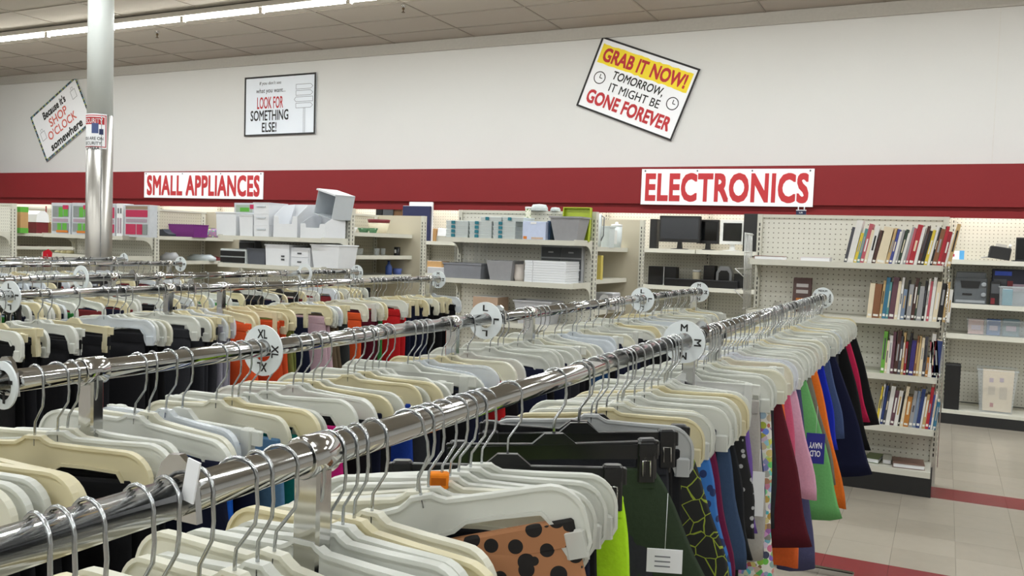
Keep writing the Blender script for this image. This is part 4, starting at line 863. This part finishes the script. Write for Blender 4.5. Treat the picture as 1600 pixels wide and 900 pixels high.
br_m = MB().prism(br_poly, -0.003, 0.003).mesh('bracket', CHROME)
where = {0: 'near', 1: 'middle', 2: 'far'}
for r, segs in SEG.items():
    for k, (a, b) in enumerate(segs):
        pos = 'whole' if len(segs) == 1 else ('near' if k == 0 else ('far' if k == len(segs)-1 else 'middle'))
        t = thing('clothing_rack', 'chrome clothes rack, %s length of the %s rail from the camera' % (pos, RN[r]), 'clothes rack', (ROWS[r], 0, 0), group='chrome clothes racks')
        MB().tube([(0, a+0.001, RZ), (0, b-0.001, RZ)], RR, 20).obj('rail', CHROME, t)
        ups = UPR.get((r, k), (a+0.15, b-0.12))
        for y in ups:
            link('upright', up_m, t, (0, y, 0)); link('foot', foot_m, t, (0, y, 0))
            c = link('collar', col_m, t, (0, y, RZ)); c.rotation_euler = (PI/2, 0, 0)
        if k < len(segs)-1 or r == 2: 
            link('bracket', br_m, t, (0, b-0.008, RZ))
        if r == 1 and k == 2: link('bracket', br_m, t, (0, 3.30, RZ))
        if r == 2 and k == 2: link('bracket', br_m, t, (0, 3.11, RZ))
        if k == len(segs)-1: MB().lathe([(0.0165, 0), (0.0165, 0.006), (0.010, 0.011)], 16).obj('end_cap', CHROME, t, (0, b-0.001, RZ)).rotation_euler = (-PI/2, 0, 0)
# price sticker folded over the first bracket
st = tag(MB().box(-0.0065, 0.0065, -0.0008, 0.0008, -0.016, 0.018).obj('paper_sticker', PAPER, None, (ROWS[1]+0.022, 0.499, RZ+0.017)), 'white paper sticker stuck on the bracket of the nearest rail', 'sticker')
st.rotation_euler = (0, math.radians(12), 0)

# size discs
DISC = mat('disc_plastic', (226, 232, 234), 0.4, noise=0.02)
def disc_mesh(R_, hole=0.021, n=36, th=0.0028):
    b = MB(); vs = []; fs = []
    for y in (-th/2, th/2):
        for q in (R_, hole):
            for k in range(n): a = 2*PI*k/n; vs.append((q*math.cos(a), y, q*math.sin(a)))
    for k in range(n):
        j = (k+1) % n
        fs += [(k, j, n+j, n+k), (2*n+k, 3*n+k, 3*n+j, 2*n+j), (k, 2*n+k, 2*n+j, j), (n+k, n+j, 3*n+j, 3*n+k)]
    return b.add(vs, fs).mesh('disc', DISC)
for r, y, txt, R_, lab in ((1, 2.02, 'M', 0.050, 'large white size disc lettered M on the nearest rail'),
                  (1, 4.60, 'MEDIUM', 0.052, 'white MEDIUM size disc at the far end of the nearest rail'),
                  (2, 0.762, 'L', 0.033, 'white size disc at the left edge on the second rail'),
                  (2, 1.27, 'XL', 0.048, 'white size disc lettered XL on the second rail'),
                  (2, 2.16, 'L', 0.052, 'white size disc beside the bracket midway along the second rail'),
                  (2, 3.57, 'L', 0.052, 'white size disc just before the end disc of the second rail'),
                  (2, 4.52, 'M', 0.052, 'white size disc at the far end of the second rail'),
                  (3, 1.76, 'L', 0.05, 'white size disc at the left edge on the third rail'),
                  (3, 4.33, 'M', 0.05, 'white size disc at the far end of the third rail'),
                  (4, 4.63, 'M', 0.05, 'white size disc at the far end of the fourth rail'),
                  (4, 2.62, 'S', 0.056, 'white ring-shaped size disc on the fourth rail'),
                  (4, 4.12, 'L', 0.056, 'white ring-shaped size disc near the end of the fourth rail'),
                  (5, 4.49, 'S', 0.052, 'white size disc at the end of the fifth rail'),
                  (6, 4.68, 'S', 0.05, 'small white size disc at the end of the sixth rail')):
    t = thing('size_disc', lab, 'size disc', (ROWS[r], y, RZ-0.004 if R_ < 0.055 else RZ), (0, 0, random.uniform(-0.08, 0.08)), 'rail size discs')
    link('disc', disc_mesh(R_, 0.021 if 'ring' not in lab else 0.036), t)
    if 'ring' in lab: continue
    hh = 0.017 if len(txt) < 3 else 0.010; ww = {1: 0.017, 2: 0.024}.get(len(txt), 0.042)
    for k in range(4):
        a = k*PI/2; q = R_-0.017
        lettering(txt, ww, hh, INK, t, (q*math.sin(a), -0.0020, q*math.cos(a)), bold=0.02, rot=(0, a, 0))

# hangers -------------------------------------------------------------------
def hook_path():
    P = []
    R_ = 0.0188
    for k in range(11):
        a = math.radians(205 - k*(205+15)/10); P.append((R_*math.cos(a), 0, R_*math.sin(a)))
    P += [(0.0195, 0, -0.022), (0.0175, 0, -0.038), (0.008, 0, -0.052), (0.001, 0, -0.062), (0, 0, -0.074), (0, 0, -0.096)]
    return P
hook_me = MB().tube(hook_path(), 0.0018, 6).mesh('hook', STEEL)
def half_outline():
    P = [(0.0, -0.081), (0.013, -0.081), (0.018, -0.085), (0.028, -0.090), (0.08, -0.093), (0.135, -0.095)]
    for k in range(1, 8):
        a = PI/2 - PI/2*k/7; P.append((0.138+0.044*math.cos(a), -0.139+0.044*math.sin(a)))
    P += [(0.182, -0.168), (0.176, -0.178), (0.150, -0.178), (0.146, -0.168), (0.142, -0.146), (0.130, -0.127), (0.08, -0.123), (0.045, -0.122), (0.03, -0.130), (0.0, -0.133)]
    return P
def sym(P): return P + [(-x, z) for x, z in reversed(P) if x > 1e-6]
outA = sym(half_outline())[::-1]
# counter-clockwise outline so the rim is laid inwards
def area2(P): return sum(P[i-1][0]*P[i][1]-P[i][0]*P[i-1][1] for i in range(len(P)))
if area2(outA) < 0: outA = outA[::-1]
def bodyA(mm): return MB().rimmed(outA, 0.003, 0.0115, 0.0045).mesh('hanger_body', mm)
def bodyB(mm):
    b = MB()
    b.bbox(-0.168, 0.168, -0.0045, 0.0045, -0.124, -0.100, 0.002)
    b.prism([(-0.034, -0.101), (-0.014, -0.084), (0.014, -0.084), (0.034, -0.101)][::-1], -0.005, 0.005)
    b.box(-0.166, 0.166, -0.0058, 0.0058, -0.1035, -0.1005)
    return b.mesh('hanger_body', mm)
HW = mat('hanger_white', (234, 235, 229), 0.32, noise=0.03, nscale=12, transl=0.38)
HI = mat('hanger_ivory', (236, 228, 196), 0.34, noise=0.03, nscale=12, transl=0.34)
HC = mat('hanger_cream_white', (238, 236, 222), 0.32, noise=0.03, nscale=12, transl=0.38)
HF = mat('hanger_frosted', (226, 232, 238), 0.2, noise=0.02, alpha=0.55)
HK = mat('hanger_black', (24, 24, 26), 0.32, noise=0.03)
HG = mat('hanger_pale_grey', (206, 208, 208), 0.28, noise=0.03, transl=0.3)
clip_strap = lambda mm: MB().bbox(-0.011, 0.011, -0.0085, 0.0085, -0.185, -0.098, 0.003).box(-0.009, 0.009, -0.0098, 0.0098, -0.176, -0.150).mesh('clip', mm)
clip_pad = lambda mm: MB().bbox(-0.013, 0.013, -0.0072, 0.0072, -0.183, -0.150, 0.003).mesh('clip', mm)
clip_blk = lambda mm: MB().bbox(-0.014, 0.014, -0.009, 0.009, -0.160, -0.096, 0.003).box(-0.012, 0.012, -0.0105, 0.0105, -0.118, -0.100).mesh('clip', mm)
spring_me = MB().tube([(0.006*s_, -0.0105, z) for s_, z in ((-1,-0.150),(-1,-0.125),(1,-0.125),(1,-0.150))], 0.0015, 5).tube([(0.006*s_, 0.0105, z) for s_, z in ((-1,-0.150),(-1,-0.125),(1,-0.125),(1,-0.150))], 0.0015, 5).mesh('spring', CHROME)
HK_T = {}
for nm, mm in (('white', HW), ('ivory', HI), ('cream white', HC), ('frosted', HF), ('pale grey', HG)):
    HK_T[nm] = (bodyA(mm), clip_pad(mm), 0.163, None)
HK_T['white bar'] = (bodyB(HW), clip_strap(HW), 0.14, None)
HK_T['ivory bar'] = (bodyB(HI), clip_strap(HI), 0.14, None)
HK_T['black'] = (bodyB(HK), clip_blk(HK), 0.148, spring_me)
WORD = {'white': 'white plastic pinch hanger', 'ivory': 'ivory plastic pinch hanger', 'cream white': 'cream-white plastic pinch hanger', 'frosted': 'frosted clear plastic hanger',
        'pale grey': 'pale grey plastic hanger', 'white bar': 'white straight-bar clip hanger', 'ivory bar': 'ivory straight-bar clip hanger', 'black': 'black clip hanger with metal springs'}
def hanger(kind, r, y, yaw, roll, n, note=None, sx_=1.0):
    body, clip, cx, spring = HK_T[kind]
    o = tag(link('clothes_hanger', body, None, (ROWS[r], y, RZ), (0, roll, yaw)), note or '%s, %s from the far end of the %s rail' % (WORD[kind], ordinal(n), RN[r]), 'hanger', 'hangers on the %s rail' % RN[r])
    o.scale = (sx_, 1, 1)
    h = link('hook', hook_me, o); h.scale = (1/sx_, 1, 1)
    if random.random() < 0.6: h.rotation_euler = (0, 0, random.uniform(-0.4, 0.4))
    for sx in (-1, 1):
        c = link('clip', clip, o, (sx*cx, 0, 0))
        if spring: link('spring', spring, c)
    return o

# garments ------------------------------------------------------------------
def garment_mesh(w0, w1, L, th=0.011, seed=0, crotch=0.35, legw=None, legs=True, fold=0.006):
    rnd = random.Random(seed); b = MB(); n = 14; rows = 11
    ph = [rnd.uniform(0, 6.28) for _ in range(6)]
    for s_ in ((-1, 1) if legs else (0,)):
        vs = []; fs = []
        for i in range(rows):
            t = i/(rows-1); Wd = w0 + (w1-w0)*t**0.85
            if legs:
                outer = Wd/2; inner = 0.0
                if t > crotch: inner = 0.012*(t-crotch)*4 if legw is None else 0
                lw = outer-inner
                if legw is not None and t > crotch*0.6:
                    q = min(1, (t-crotch*0.6)/0.5); lw = lw*(1-q)+legw*q
                cx = s_*(outer-lw/2)
                hw = lw/2
            else: cx = 0; hw = Wd/2
            tt = th*(0.30+0.70*min(1, t*3.5))
            for k in range(n):
                a = 2*PI*k/n; ca, sa = math.cos(a), math.sin(a)
                x = cx + hw*math.copysign(abs(ca)**0.7, ca)
                yy = tt*math.copysign(abs(sa)**0.8, sa)
                yy += fold*min(1, t*2)*(math.sin(x*42+ph[0]+t*1.5)+0.6*math.sin(x*75+ph[1]-t*2))+0.012*t*t*math.sin(ph[2])
                x += 0.006*t*math.sin(t*9+ph[3]+s_)
                z = -L*t + 0.012*t*math.sin(x*16+ph[4])
                vs.append((x, yy, z))
        for i in range(rows-1):
            for k in range(n): j=(k+1)%n; fs.append((i*n+k,(i+1)*n+k,(i+1)*n+j,i*n+j))
        fs.append(tuple(range(n))); fs.append(tuple((rows-1)*n+k for k in range(n-1,-1,-1)))
        b.add(vs, fs, True)
    return b
def band_mesh(w0, th=0.0062, h=0.03): 
    return MB().bbox(-w0/2-0.001, w0/2+0.001, -th, th, -h, 0.001, 0.003)
CLOTH = {}
def cloth(name, rgb, rough=0.85): return mat('cloth_'+name.replace(' ', '_'), rgb, rough, noise=0.12, nscale=160, bump=0.15, spec=0.2)
POOL = {}
DUMMY = mat('cloth_plain', (60, 60, 64), 0.85, noise=0.1)
for i in range(6):
    POOL['shorts', i] = (garment_mesh(0.31, 0.36+0.012*i, 0.36+0.02*i, seed=i).mesh('shorts', DUMMY), band_mesh(0.31).mesh('waistband', DUMMY))
    POOL['trousers', i] = (garment_mesh(0.30, 0.29+0.01*i, 0.86+0.02*i, seed=20+i, crotch=0.25).mesh('trousers', DUMMY), band_mesh(0.30).mesh('waistband', DUMMY))
def set_mat(o, mm):
    o.material_slots[0].link = 'OBJECT'; o.material_slots[0].material = mm
GTOP = -0.138
def garment(kind, r, y, yaw, mm, label, var=None, meshes=None, band=None, sx_=1.0, roll=0.0):
    me, bd = meshes or POOL[kind, var if var is not None else random.randrange(6)]
    off = Matrix.Rotation(yaw, 3, 'Z') @ Matrix.Rotation(roll, 3, 'Y') @ Vector((0, 0, GTOP))
    o = tag(link(kind, me, None, (ROWS[r]+off.x, y+off.y, RZ+off.z), (0, roll, yaw)), label, 'clothing', 'garments on the %s rail' % RN[r])
    o.scale = (sx_, 1, 1)
    set_mat(o, mm); w_ = link('waistband', bd, o); set_mat(w_, band or mm)
    return o

def near(lst, v): return min(range(len(lst)), key=lambda i: abs(lst[i]-v))
DARK = (('black', (17, 17, 20)), ('off-black', (26, 26, 30)), ('charcoal', (44, 45, 50)), ('navy', (22, 26, 48)), ('black', (14, 14, 16)))
# --- nearest rail
Y1 = [0.385, 0.402, 0.425, 0.468, 0.495, 0.53, 0.572, 0.598, 0.626, 0.668, 0.70, 0.722, 0.745, 0.775, 0.84, 0.865, 0.885, 0.915]
y = 0.945
while y < 1.96: Y1.append(y); y += random.uniform(0.026, 0.036)*(0.8 if random.random() < 0.6 else 1.7)
y = 2.075
while y < 2.17: Y1.append(y); y += 0.034
y = 2.225
while y < 4.54: Y1.append(y); y += random.uniform(0.034, 0.047)*(0.75 if random.random() < 0.6 else 1.6)
# bare stretches of rail beside the lime leggings and the olive shorts
Y1 = [v for v in Y1 if not (1.03 < v < 1.245 or 1.275 < v < 1.36)] + [1.10, 1.26]
Y1.sort()
def yaw1(y):
    pts = [(0.3, -4), (0.75, -2), (0.825, 0), (0.838, 27), (1.05, 27), (1.45, 30), (1.7, 17), (2.2, 12), (4.0, 11), (4.3, 15), (4.54, 30)]
    for (a, va), (b, vb) in zip(pts, pts[1:]):
        if a <= y <= b: return math.radians(va+(vb-va)*(y-a)/(b-a))
    return math.radians(pts[-1][1] if y > 1 else -3)
def kind1(y):
    if 1.22 <= y <= 1.50: return random.choice(['black', 'black', 'pale grey', 'pale grey', 'black'])
    if y < 0.78: return random.choice(['cream white', 'white', 'ivory', 'cream white'])
    if y < 1.22: return random.choice(['cream white', 'white', 'white', 'pale grey'])
    return random.choice(['white', 'cream white', 'white', 'ivory', 'white', 'frosted', 'white bar', 'white'])
# each listed garment: where its top and its lower right corner show, its cloth, name, kind
SP = []
def spec(ytop, cpx, cpy, mm, label, kind='trousers', legw=None, legs=True, w0=0.33, band=None): SP.append((ytop, cpx, cpy, mm, label, kind, legw, legs, w0, band))
C = cloth
LEO = print_mat('leopard_print', (168, 116, 78), (22, 18, 17), 48, thr=0.47)
HEX = print_mat('hexagon_print', (22, 24, 22), (140, 156, 44), 30, 'cells', 0.022)
BLUP = print_mat('blue_print', (40, 104, 176), (16, 40, 90), 40, thr=0.3)
BWP = print_mat('black_white_print', (20, 20, 22), (170, 170, 172), 55, thr=0.26)
MULTI = print_mat('many_coloured_print', (226, 222, 214), (200, 40, 50), 70, 'many', 0.66)
spec(0.84, 868, 1010, LEO, 'leopard print shorts under the big white hanger in front', 'shorts')
spec(1.10, 1003, 960, C('lime', (172, 222, 38)), 'neon lime leggings on the nearest rail beside olive shorts', 'leggings', 0.10)
spec(1.262, 1142, 900, C('olive_dark', (44, 56, 40)), 'dark olive shorts with a white price tag on the nearest rail', 'shorts')
spec(1.47, 1152, 905, HEX, 'black shorts with yellow hexagon lines on the nearest rail', 'shorts')
spec(1.545, 1142, 840, BLUP, 'blue patterned shorts behind the hexagon shorts', 'shorts')
spec(1.63, 1150, 850, C('plum', (96, 22, 58)), 'plum leggings between blue print and denim', 'leggings', 0.10)
spec(1.70, 1166, 900, C('denim', (52, 70, 98)), 'blue denim jeans on the nearest rail', 'trousers')
spec(1.79, 1174, 880, C('soot', (24, 26, 30)), 'black leggings next to the blue jeans', 'leggings', 0.11)
spec(1.88, 1182, 830, BWP, 'black and white speckled shorts on the nearest rail', 'shorts')
spec(1.95, 1186, 760, C('violet', (104, 76, 150)), 'violet shorts in the middle of the nearest rail', 'shorts')
spec(2.09, 1196, 880, C('dove', (160, 156, 150)), 'dove grey trousers before the many-coloured leggings', 'trousers')
spec(2.24, 1206, 930, MULTI, 'many-coloured print leggings on the nearest rail', 'leggings', 0.12)
spec(2.33, 1268, 858, C('maroon', (84, 24, 34)), 'maroon joggers with a black waistband on the nearest rail', 'trousers', band=C('soot', (24, 26, 30)))
spec(2.40, 1250, 893, C('tangerine', (226, 104, 50)), 'bright orange leggings showing below the maroon joggers', 'leggings', 0.10)
spec(2.50, 1252, 800, C('rose', (196, 84, 116)), 'rose pink leggings behind the maroon joggers', 'leggings', 0.12)
spec(2.58, 1278, 786, C('blush', (212, 160, 184)), 'pale pink shorts behind the rose leggings', 'shorts')
spec(2.67, 1300, 895, C('slate', (74, 74, 108)), 'long slate blue leggings reaching lowest on the nearest rail', 'leggings', 0.11)
spec(2.76, 1318, 812, C('mint', (106, 172, 104)), 'mint green shorts with white edging on the nearest rail', 'shorts')
spec(2.88, 1308, 760, C('khaki', (112, 108, 96)), 'khaki grey shorts behind the mint shorts', 'shorts')
spec(3.00, 1322, 800, C('orange', (222, 112, 38)), 'orange basketball shorts on the nearest rail', 'shorts')
spec(3.20, 1312, 700, C('royal', (20, 40, 170)), 'royal blue shorts behind the orange shorts', 'shorts')
spec(3.36, 1322, 690, C('steel', (62, 78, 118)), 'steel blue shorts before the wide navy shorts', 'shorts')
spec(3.52, 1368, 745, C('navy_deep', (18, 22, 50)), 'wide navy basketball shorts with teal waistband on the nearest rail', 'shorts', band=C('teal_band', (24, 92, 110)))
spec(3.95, 1360, 700, C('jet', (16, 16, 18)), 'black trousers behind the wide navy shorts', 'trousers')
spec(4.15, 1358, 655, C('magenta_red', (176, 30, 72)), 'raspberry red shorts peeking between black garments', 'shorts')
spec(4.45, 1374, 668, C('ink_black', (15, 15, 18)), 'wide black shorts at the far end of the nearest rail', 'shorts')
spec_at = {}
for q in SP: spec_at[near(Y1, q[0])] = q
for i, y in enumerate(Y1):
    n = len(Y1)-i; yw = yaw1(y) + math.radians(2.5*math.sin(21*y)+random.uniform(-1.5, 1.5)); roll = math.radians(random.uniform(-3, 3)); note = None
    kd = kind1(y)
    q = spec_at.get(i)
    if q and q[3] is LEO: kd = 'white'; roll = math.radians(-13); note = 'large white plastic hanger tilted upward above the leopard shorts'
    if q and 'olive' in q[4]: kd = 'black'
    if y > 4.46: kd = 'ivory'
    sc = random.choice((0.86, 0.93, 1.0, 1.0, 1.04)) if not q else 1.0
    hanger(kd, 1, y, yw, roll, n, note, sc)
    if q:
        _, cpx, cpy, mm, lab, gk, legw, legs, w0, band = q
        # lower right corner: taken at this garment's own distance along the rail
        d = ray(cpx, cpy); p = Vector((0, 0, EYE)) + d*((y+0.02)/d.y)
        rho = d.x/d.y; cw, sw = math.cos(yw), math.sin(yw)
        half = (rho*y-ROWS[1])/(cw-rho*sw); p = Vector((0, 0, EYE)) + d*((y+half*sw)/d.y)
        half = max(0.14, min(0.34, half)); L = max(0.28, min(1.05, RZ+GTOP-p.z))
        if legw: half = max(0.15, min(0.24, half))
        me = garment_mesh(w0, 2*half, L, seed=100+i, crotch=0.33 if gk == 'shorts' else 0.25, legw=legw).mesh(gk, DUMMY)
        garment(gk, 1, y, yw, mm, lab, meshes=(me, band_mesh(w0).mesh('waistband', DUMMY)), band=band, roll=roll if mm is LEO else 0.0)
    else:
        nm, c = random.choice(DARK)
        if y > 2.0 and random.random() < 0.25: nm, c = random.choice((('grey', (110, 110, 116)), ('burgundy', (80, 26, 40)), ('dark blue', (32, 44, 84))))
        if y > 2.2: gk, var = 'shorts', 0
        else: gk, var = random.choice((('shorts', 0), ('shorts', 1)))
        garment(gk, 1, y, yw, C(nm+'_d', c), '%s %s, %s garment from the far end of nearest rail' % (nm, gk, ordinal(n)), var, sx_=sc)
# price tags and labels on the front garments
def swing_tag(name, label, pos, w_, h_, mm, rz=0.0, ry=0.0, string=0.08):
    t = thing(name, label, 'tag', pos, (0, ry, rz))
    MB().box(-w_/2, w_/2, -0.0006, 0.0006, -h_, 0).obj('card', mm, t)
    MB().tube([(0, 0, -0.006), (0.001, 0.001, string)], 0.0005, 4).obj('string', PAPER, t)
    return t
p = atX(1040, 858, -0.37)
t = swing_tag('price_tag', 'white price tag hanging on the dark olive shorts', (at(1039, 858, 1.205).x, 1.205, at(1039, 858, 1.205).z), 0.050, 0.034, PAPER, 0.35)
for k in range(3): MB().box(-0.014, 0.008, -0.0009, -0.0007, -0.012-0.007*k, -0.010-0.007*k).obj('print_line', GREYINK, t)
q = at(1275, 677, 2.70)
t = swing_tag('brand_tag', 'royal blue brand tag on the mint green shorts', tuple(q), 0.052, 0.090, mat('tag_blue', (28, 32, 132), 0.5), 0.25)
lettering('OLD', 0.030, 0.018, PAPER, t, (0, -0.0010, -0.060), bold=0.02, rot=(0, PI, 0)); lettering('NAVY', 0.036, 0.018, PAPER, t, (0, -0.0010, -0.036), bold=0.02, rot=(0, PI, 0))
q = at(1186, 737, 1.98)
swing_tag('price_tag', 'tall white price tag hanging before the grey trousers', tuple(q), 0.026, 0.10, PAPER, 0.25, string=0.05)

# orange size marker on one hook, red tag on the sixth rail
ym = Y1[near(Y1, ROWS[1]/ratio(692, 747))]
t = thing('size_marker', 'small orange size marker on a hook of the nearest rail', 'marker', (ROWS[1], ym, RZ-0.076), (0, 0, yaw1(ym)))
MB().bbox(-0.012, 0.012, -0.008, 0.008, -0.012, 0.006, 0.002).obj('cap', C('marker_orange', (228, 130, 34)), t)
MB().box(-0.009, 0.009, -0.0086, -0.0078, -0.008, 0.001).obj('face', C('marker_dark', (176, 92, 20)), t)
q = atX(74, 402, ROWS[6])
t = thing('sale_tag', 'bright red tag standing up on the sixth rail', 'tag', (ROWS[6], q.y, RZ+0.017), (0, 0, 0.5))
MB().prism([(-0.03, 0.0), (0.03, 0.0), (0.034, 0.03), (0.006, 0.055), (-0.03, 0.035)], -0.001, 0.001).obj('card', C('tag_red', (190, 30, 44)), t)
MB().tube([(0, 0, 0.0), (0, 0, 0.02)], 0.002, 5).obj('clip', STEEL, t)

# --- the other rails
def fill(r, ys, kinds, colour, yaw0=0.0, edge=0.17, jitter=5, gk0='trousers'):
    N = len(ys)
    for i, y in enumerate(ys):
        yw = math.radians(yaw0 + jitter*math.sin(8*y+r) + 0.7*jitter*math.sin(19*y+2*r) + random.uniform(-2, 2)); n = N-i
        sc = random.choice((0.84, 0.9, 0.97, 1.0, 1.0, 1.05))
        hanger(random.choice(kinds), r, y, yw, math.radians(random.uniform(-4, 4)), n, None, sc)
        nm, c, gk = colour(y)
        mm = c if not isinstance(c, tuple) else C(nm.replace('-', '_')+'_r', c)
        garment(gk, r, y, yw, mm, '%s %s, %s from the far end of the %s rail' % (nm, gk, ordinal(n), RN[r]), sx_=sc)
def spread(a, b, lo, hi):
    out = []; y = a
    while y < b:
        out.append(y); y += random.uniform(lo, hi)*(0.62 if random.random() < 0.68 else 1.75)
    return out
def by_px(edgeX, table, default):
    T = [(edgeX/ratio(px, 560), nm, c, gk, wd) for px, nm, c, gk, wd in table]
    def f(y):
        best = None
        for Yv, nm, c, gk, wd in T:
            if abs(y-Yv) < wd and (best is None or abs(y-Yv) < best[0]): best = (abs(y-Yv), nm, c, gk)
        return best[1:] if best else default(y)
    return f
def dflt(y): nm, c = random.choice(DARK); return nm, c, random.choice(('shorts', 'trousers'))
f2 = by_px(-0.97, [(370, 'bright blue', (26, 92, 196), 'shorts', 0.03), (452, 'light denim', (92, 130, 168), 'shorts', 0.03), (485, 'teal', (18, 112, 108), 'shorts', 0.03), (540, 'magenta', (204, 30, 122), 'shorts', 0.035),
     (635, 'royal blue', (28, 60, 150), 'shorts', 0.05), (800, 'red', (186, 30, 34), 'shorts', 0.04), (950, 'petrol blue', (22, 62, 104), 'shorts', 0.08), (1005, 'navy', (22, 28, 70), 'shorts', 0.1)], dflt)
Y2 = spread(0.60, 2.12, 0.038, 0.056) + spread(2.2, 4.49, 0.046, 0.066)
fill(2, Y2, ['white', 'cream white', 'ivory', 'white', 'frosted', 'white bar', 'white'], f2, 12, jitter=6)
f3 = by_px(-2.43, [(315, 'charcoal', (46, 46, 54), 'trousers', 0.12), (365, 'light grey', (140, 138, 150), 'trousers', 0.12), (402, 'orange', (222, 88, 44), 'shorts', 0.028), (420, 'violet and red print', MULTI, 'shorts', 0.05), (437, 'rust', (190, 72, 36), 'shorts', 0.05),
     (470, 'olive', (112, 116, 60), 'shorts', 0.08), (492, 'navy', (26, 28, 66), 'shorts', 0.07), (506, 'dusty pink', (190, 160, 170), 'shorts', 0.05), (530, 'brown', (92, 78, 60), 'shorts', 0.1), (553, 'dark grey', (60, 62, 62), 'shorts', 0.06), (564, 'orange', (230, 84, 34), 'trousers', 0.05),
     (590, 'maroon', (76, 18, 34), 'trousers', 0.17), (612, 'green', (50, 128, 60), 'trousers', 0.07), (628, 'red', (176, 44, 44), 'trousers', 0.05), (655, 'navy', (20, 24, 56), 'trousers', 0.2), (690, 'black', (16, 16, 20), 'trousers', 0.3)],
     lambda y: random.choice((('black', (15, 16, 18), 'trousers'), ('off-black', (24, 25, 29), 'trousers'), ('jet black', (10, 10, 12), 'trousers'))))
fill(3, spread(1.66, 4.30, 0.05, 0.068), ['white', 'ivory', 'cream white', 'frosted', 'white', 'ivory bar', 'white bar'], f3, 9)
PALE = (('white', (206, 206, 204)), ('pale blue', (150, 170, 196)), ('navy', (26, 30, 60)), ('dark red', (120, 40, 44)), ('black', (22, 22, 24)), ('grey', (130, 130, 134)), ('green', (40, 98, 80)))
def fp(y): nm, c = random.choice(PALE); return nm, c, random.choice(('shorts', 'trousers'))
fill(4, spread(2.1, 4.58, 0.055, 0.075), ['white', 'ivory', 'frosted', 'white', 'black'], fp, 0)
fill(5, spread(2.95, 4.44, 0.06, 0.09), ['white', 'ivory', 'frosted', 'black'], fp, 0)
fill(6, spread(3.6, 4.63, 0.06, 0.09), ['white', 'ivory', 'frosted'], fp, 0)
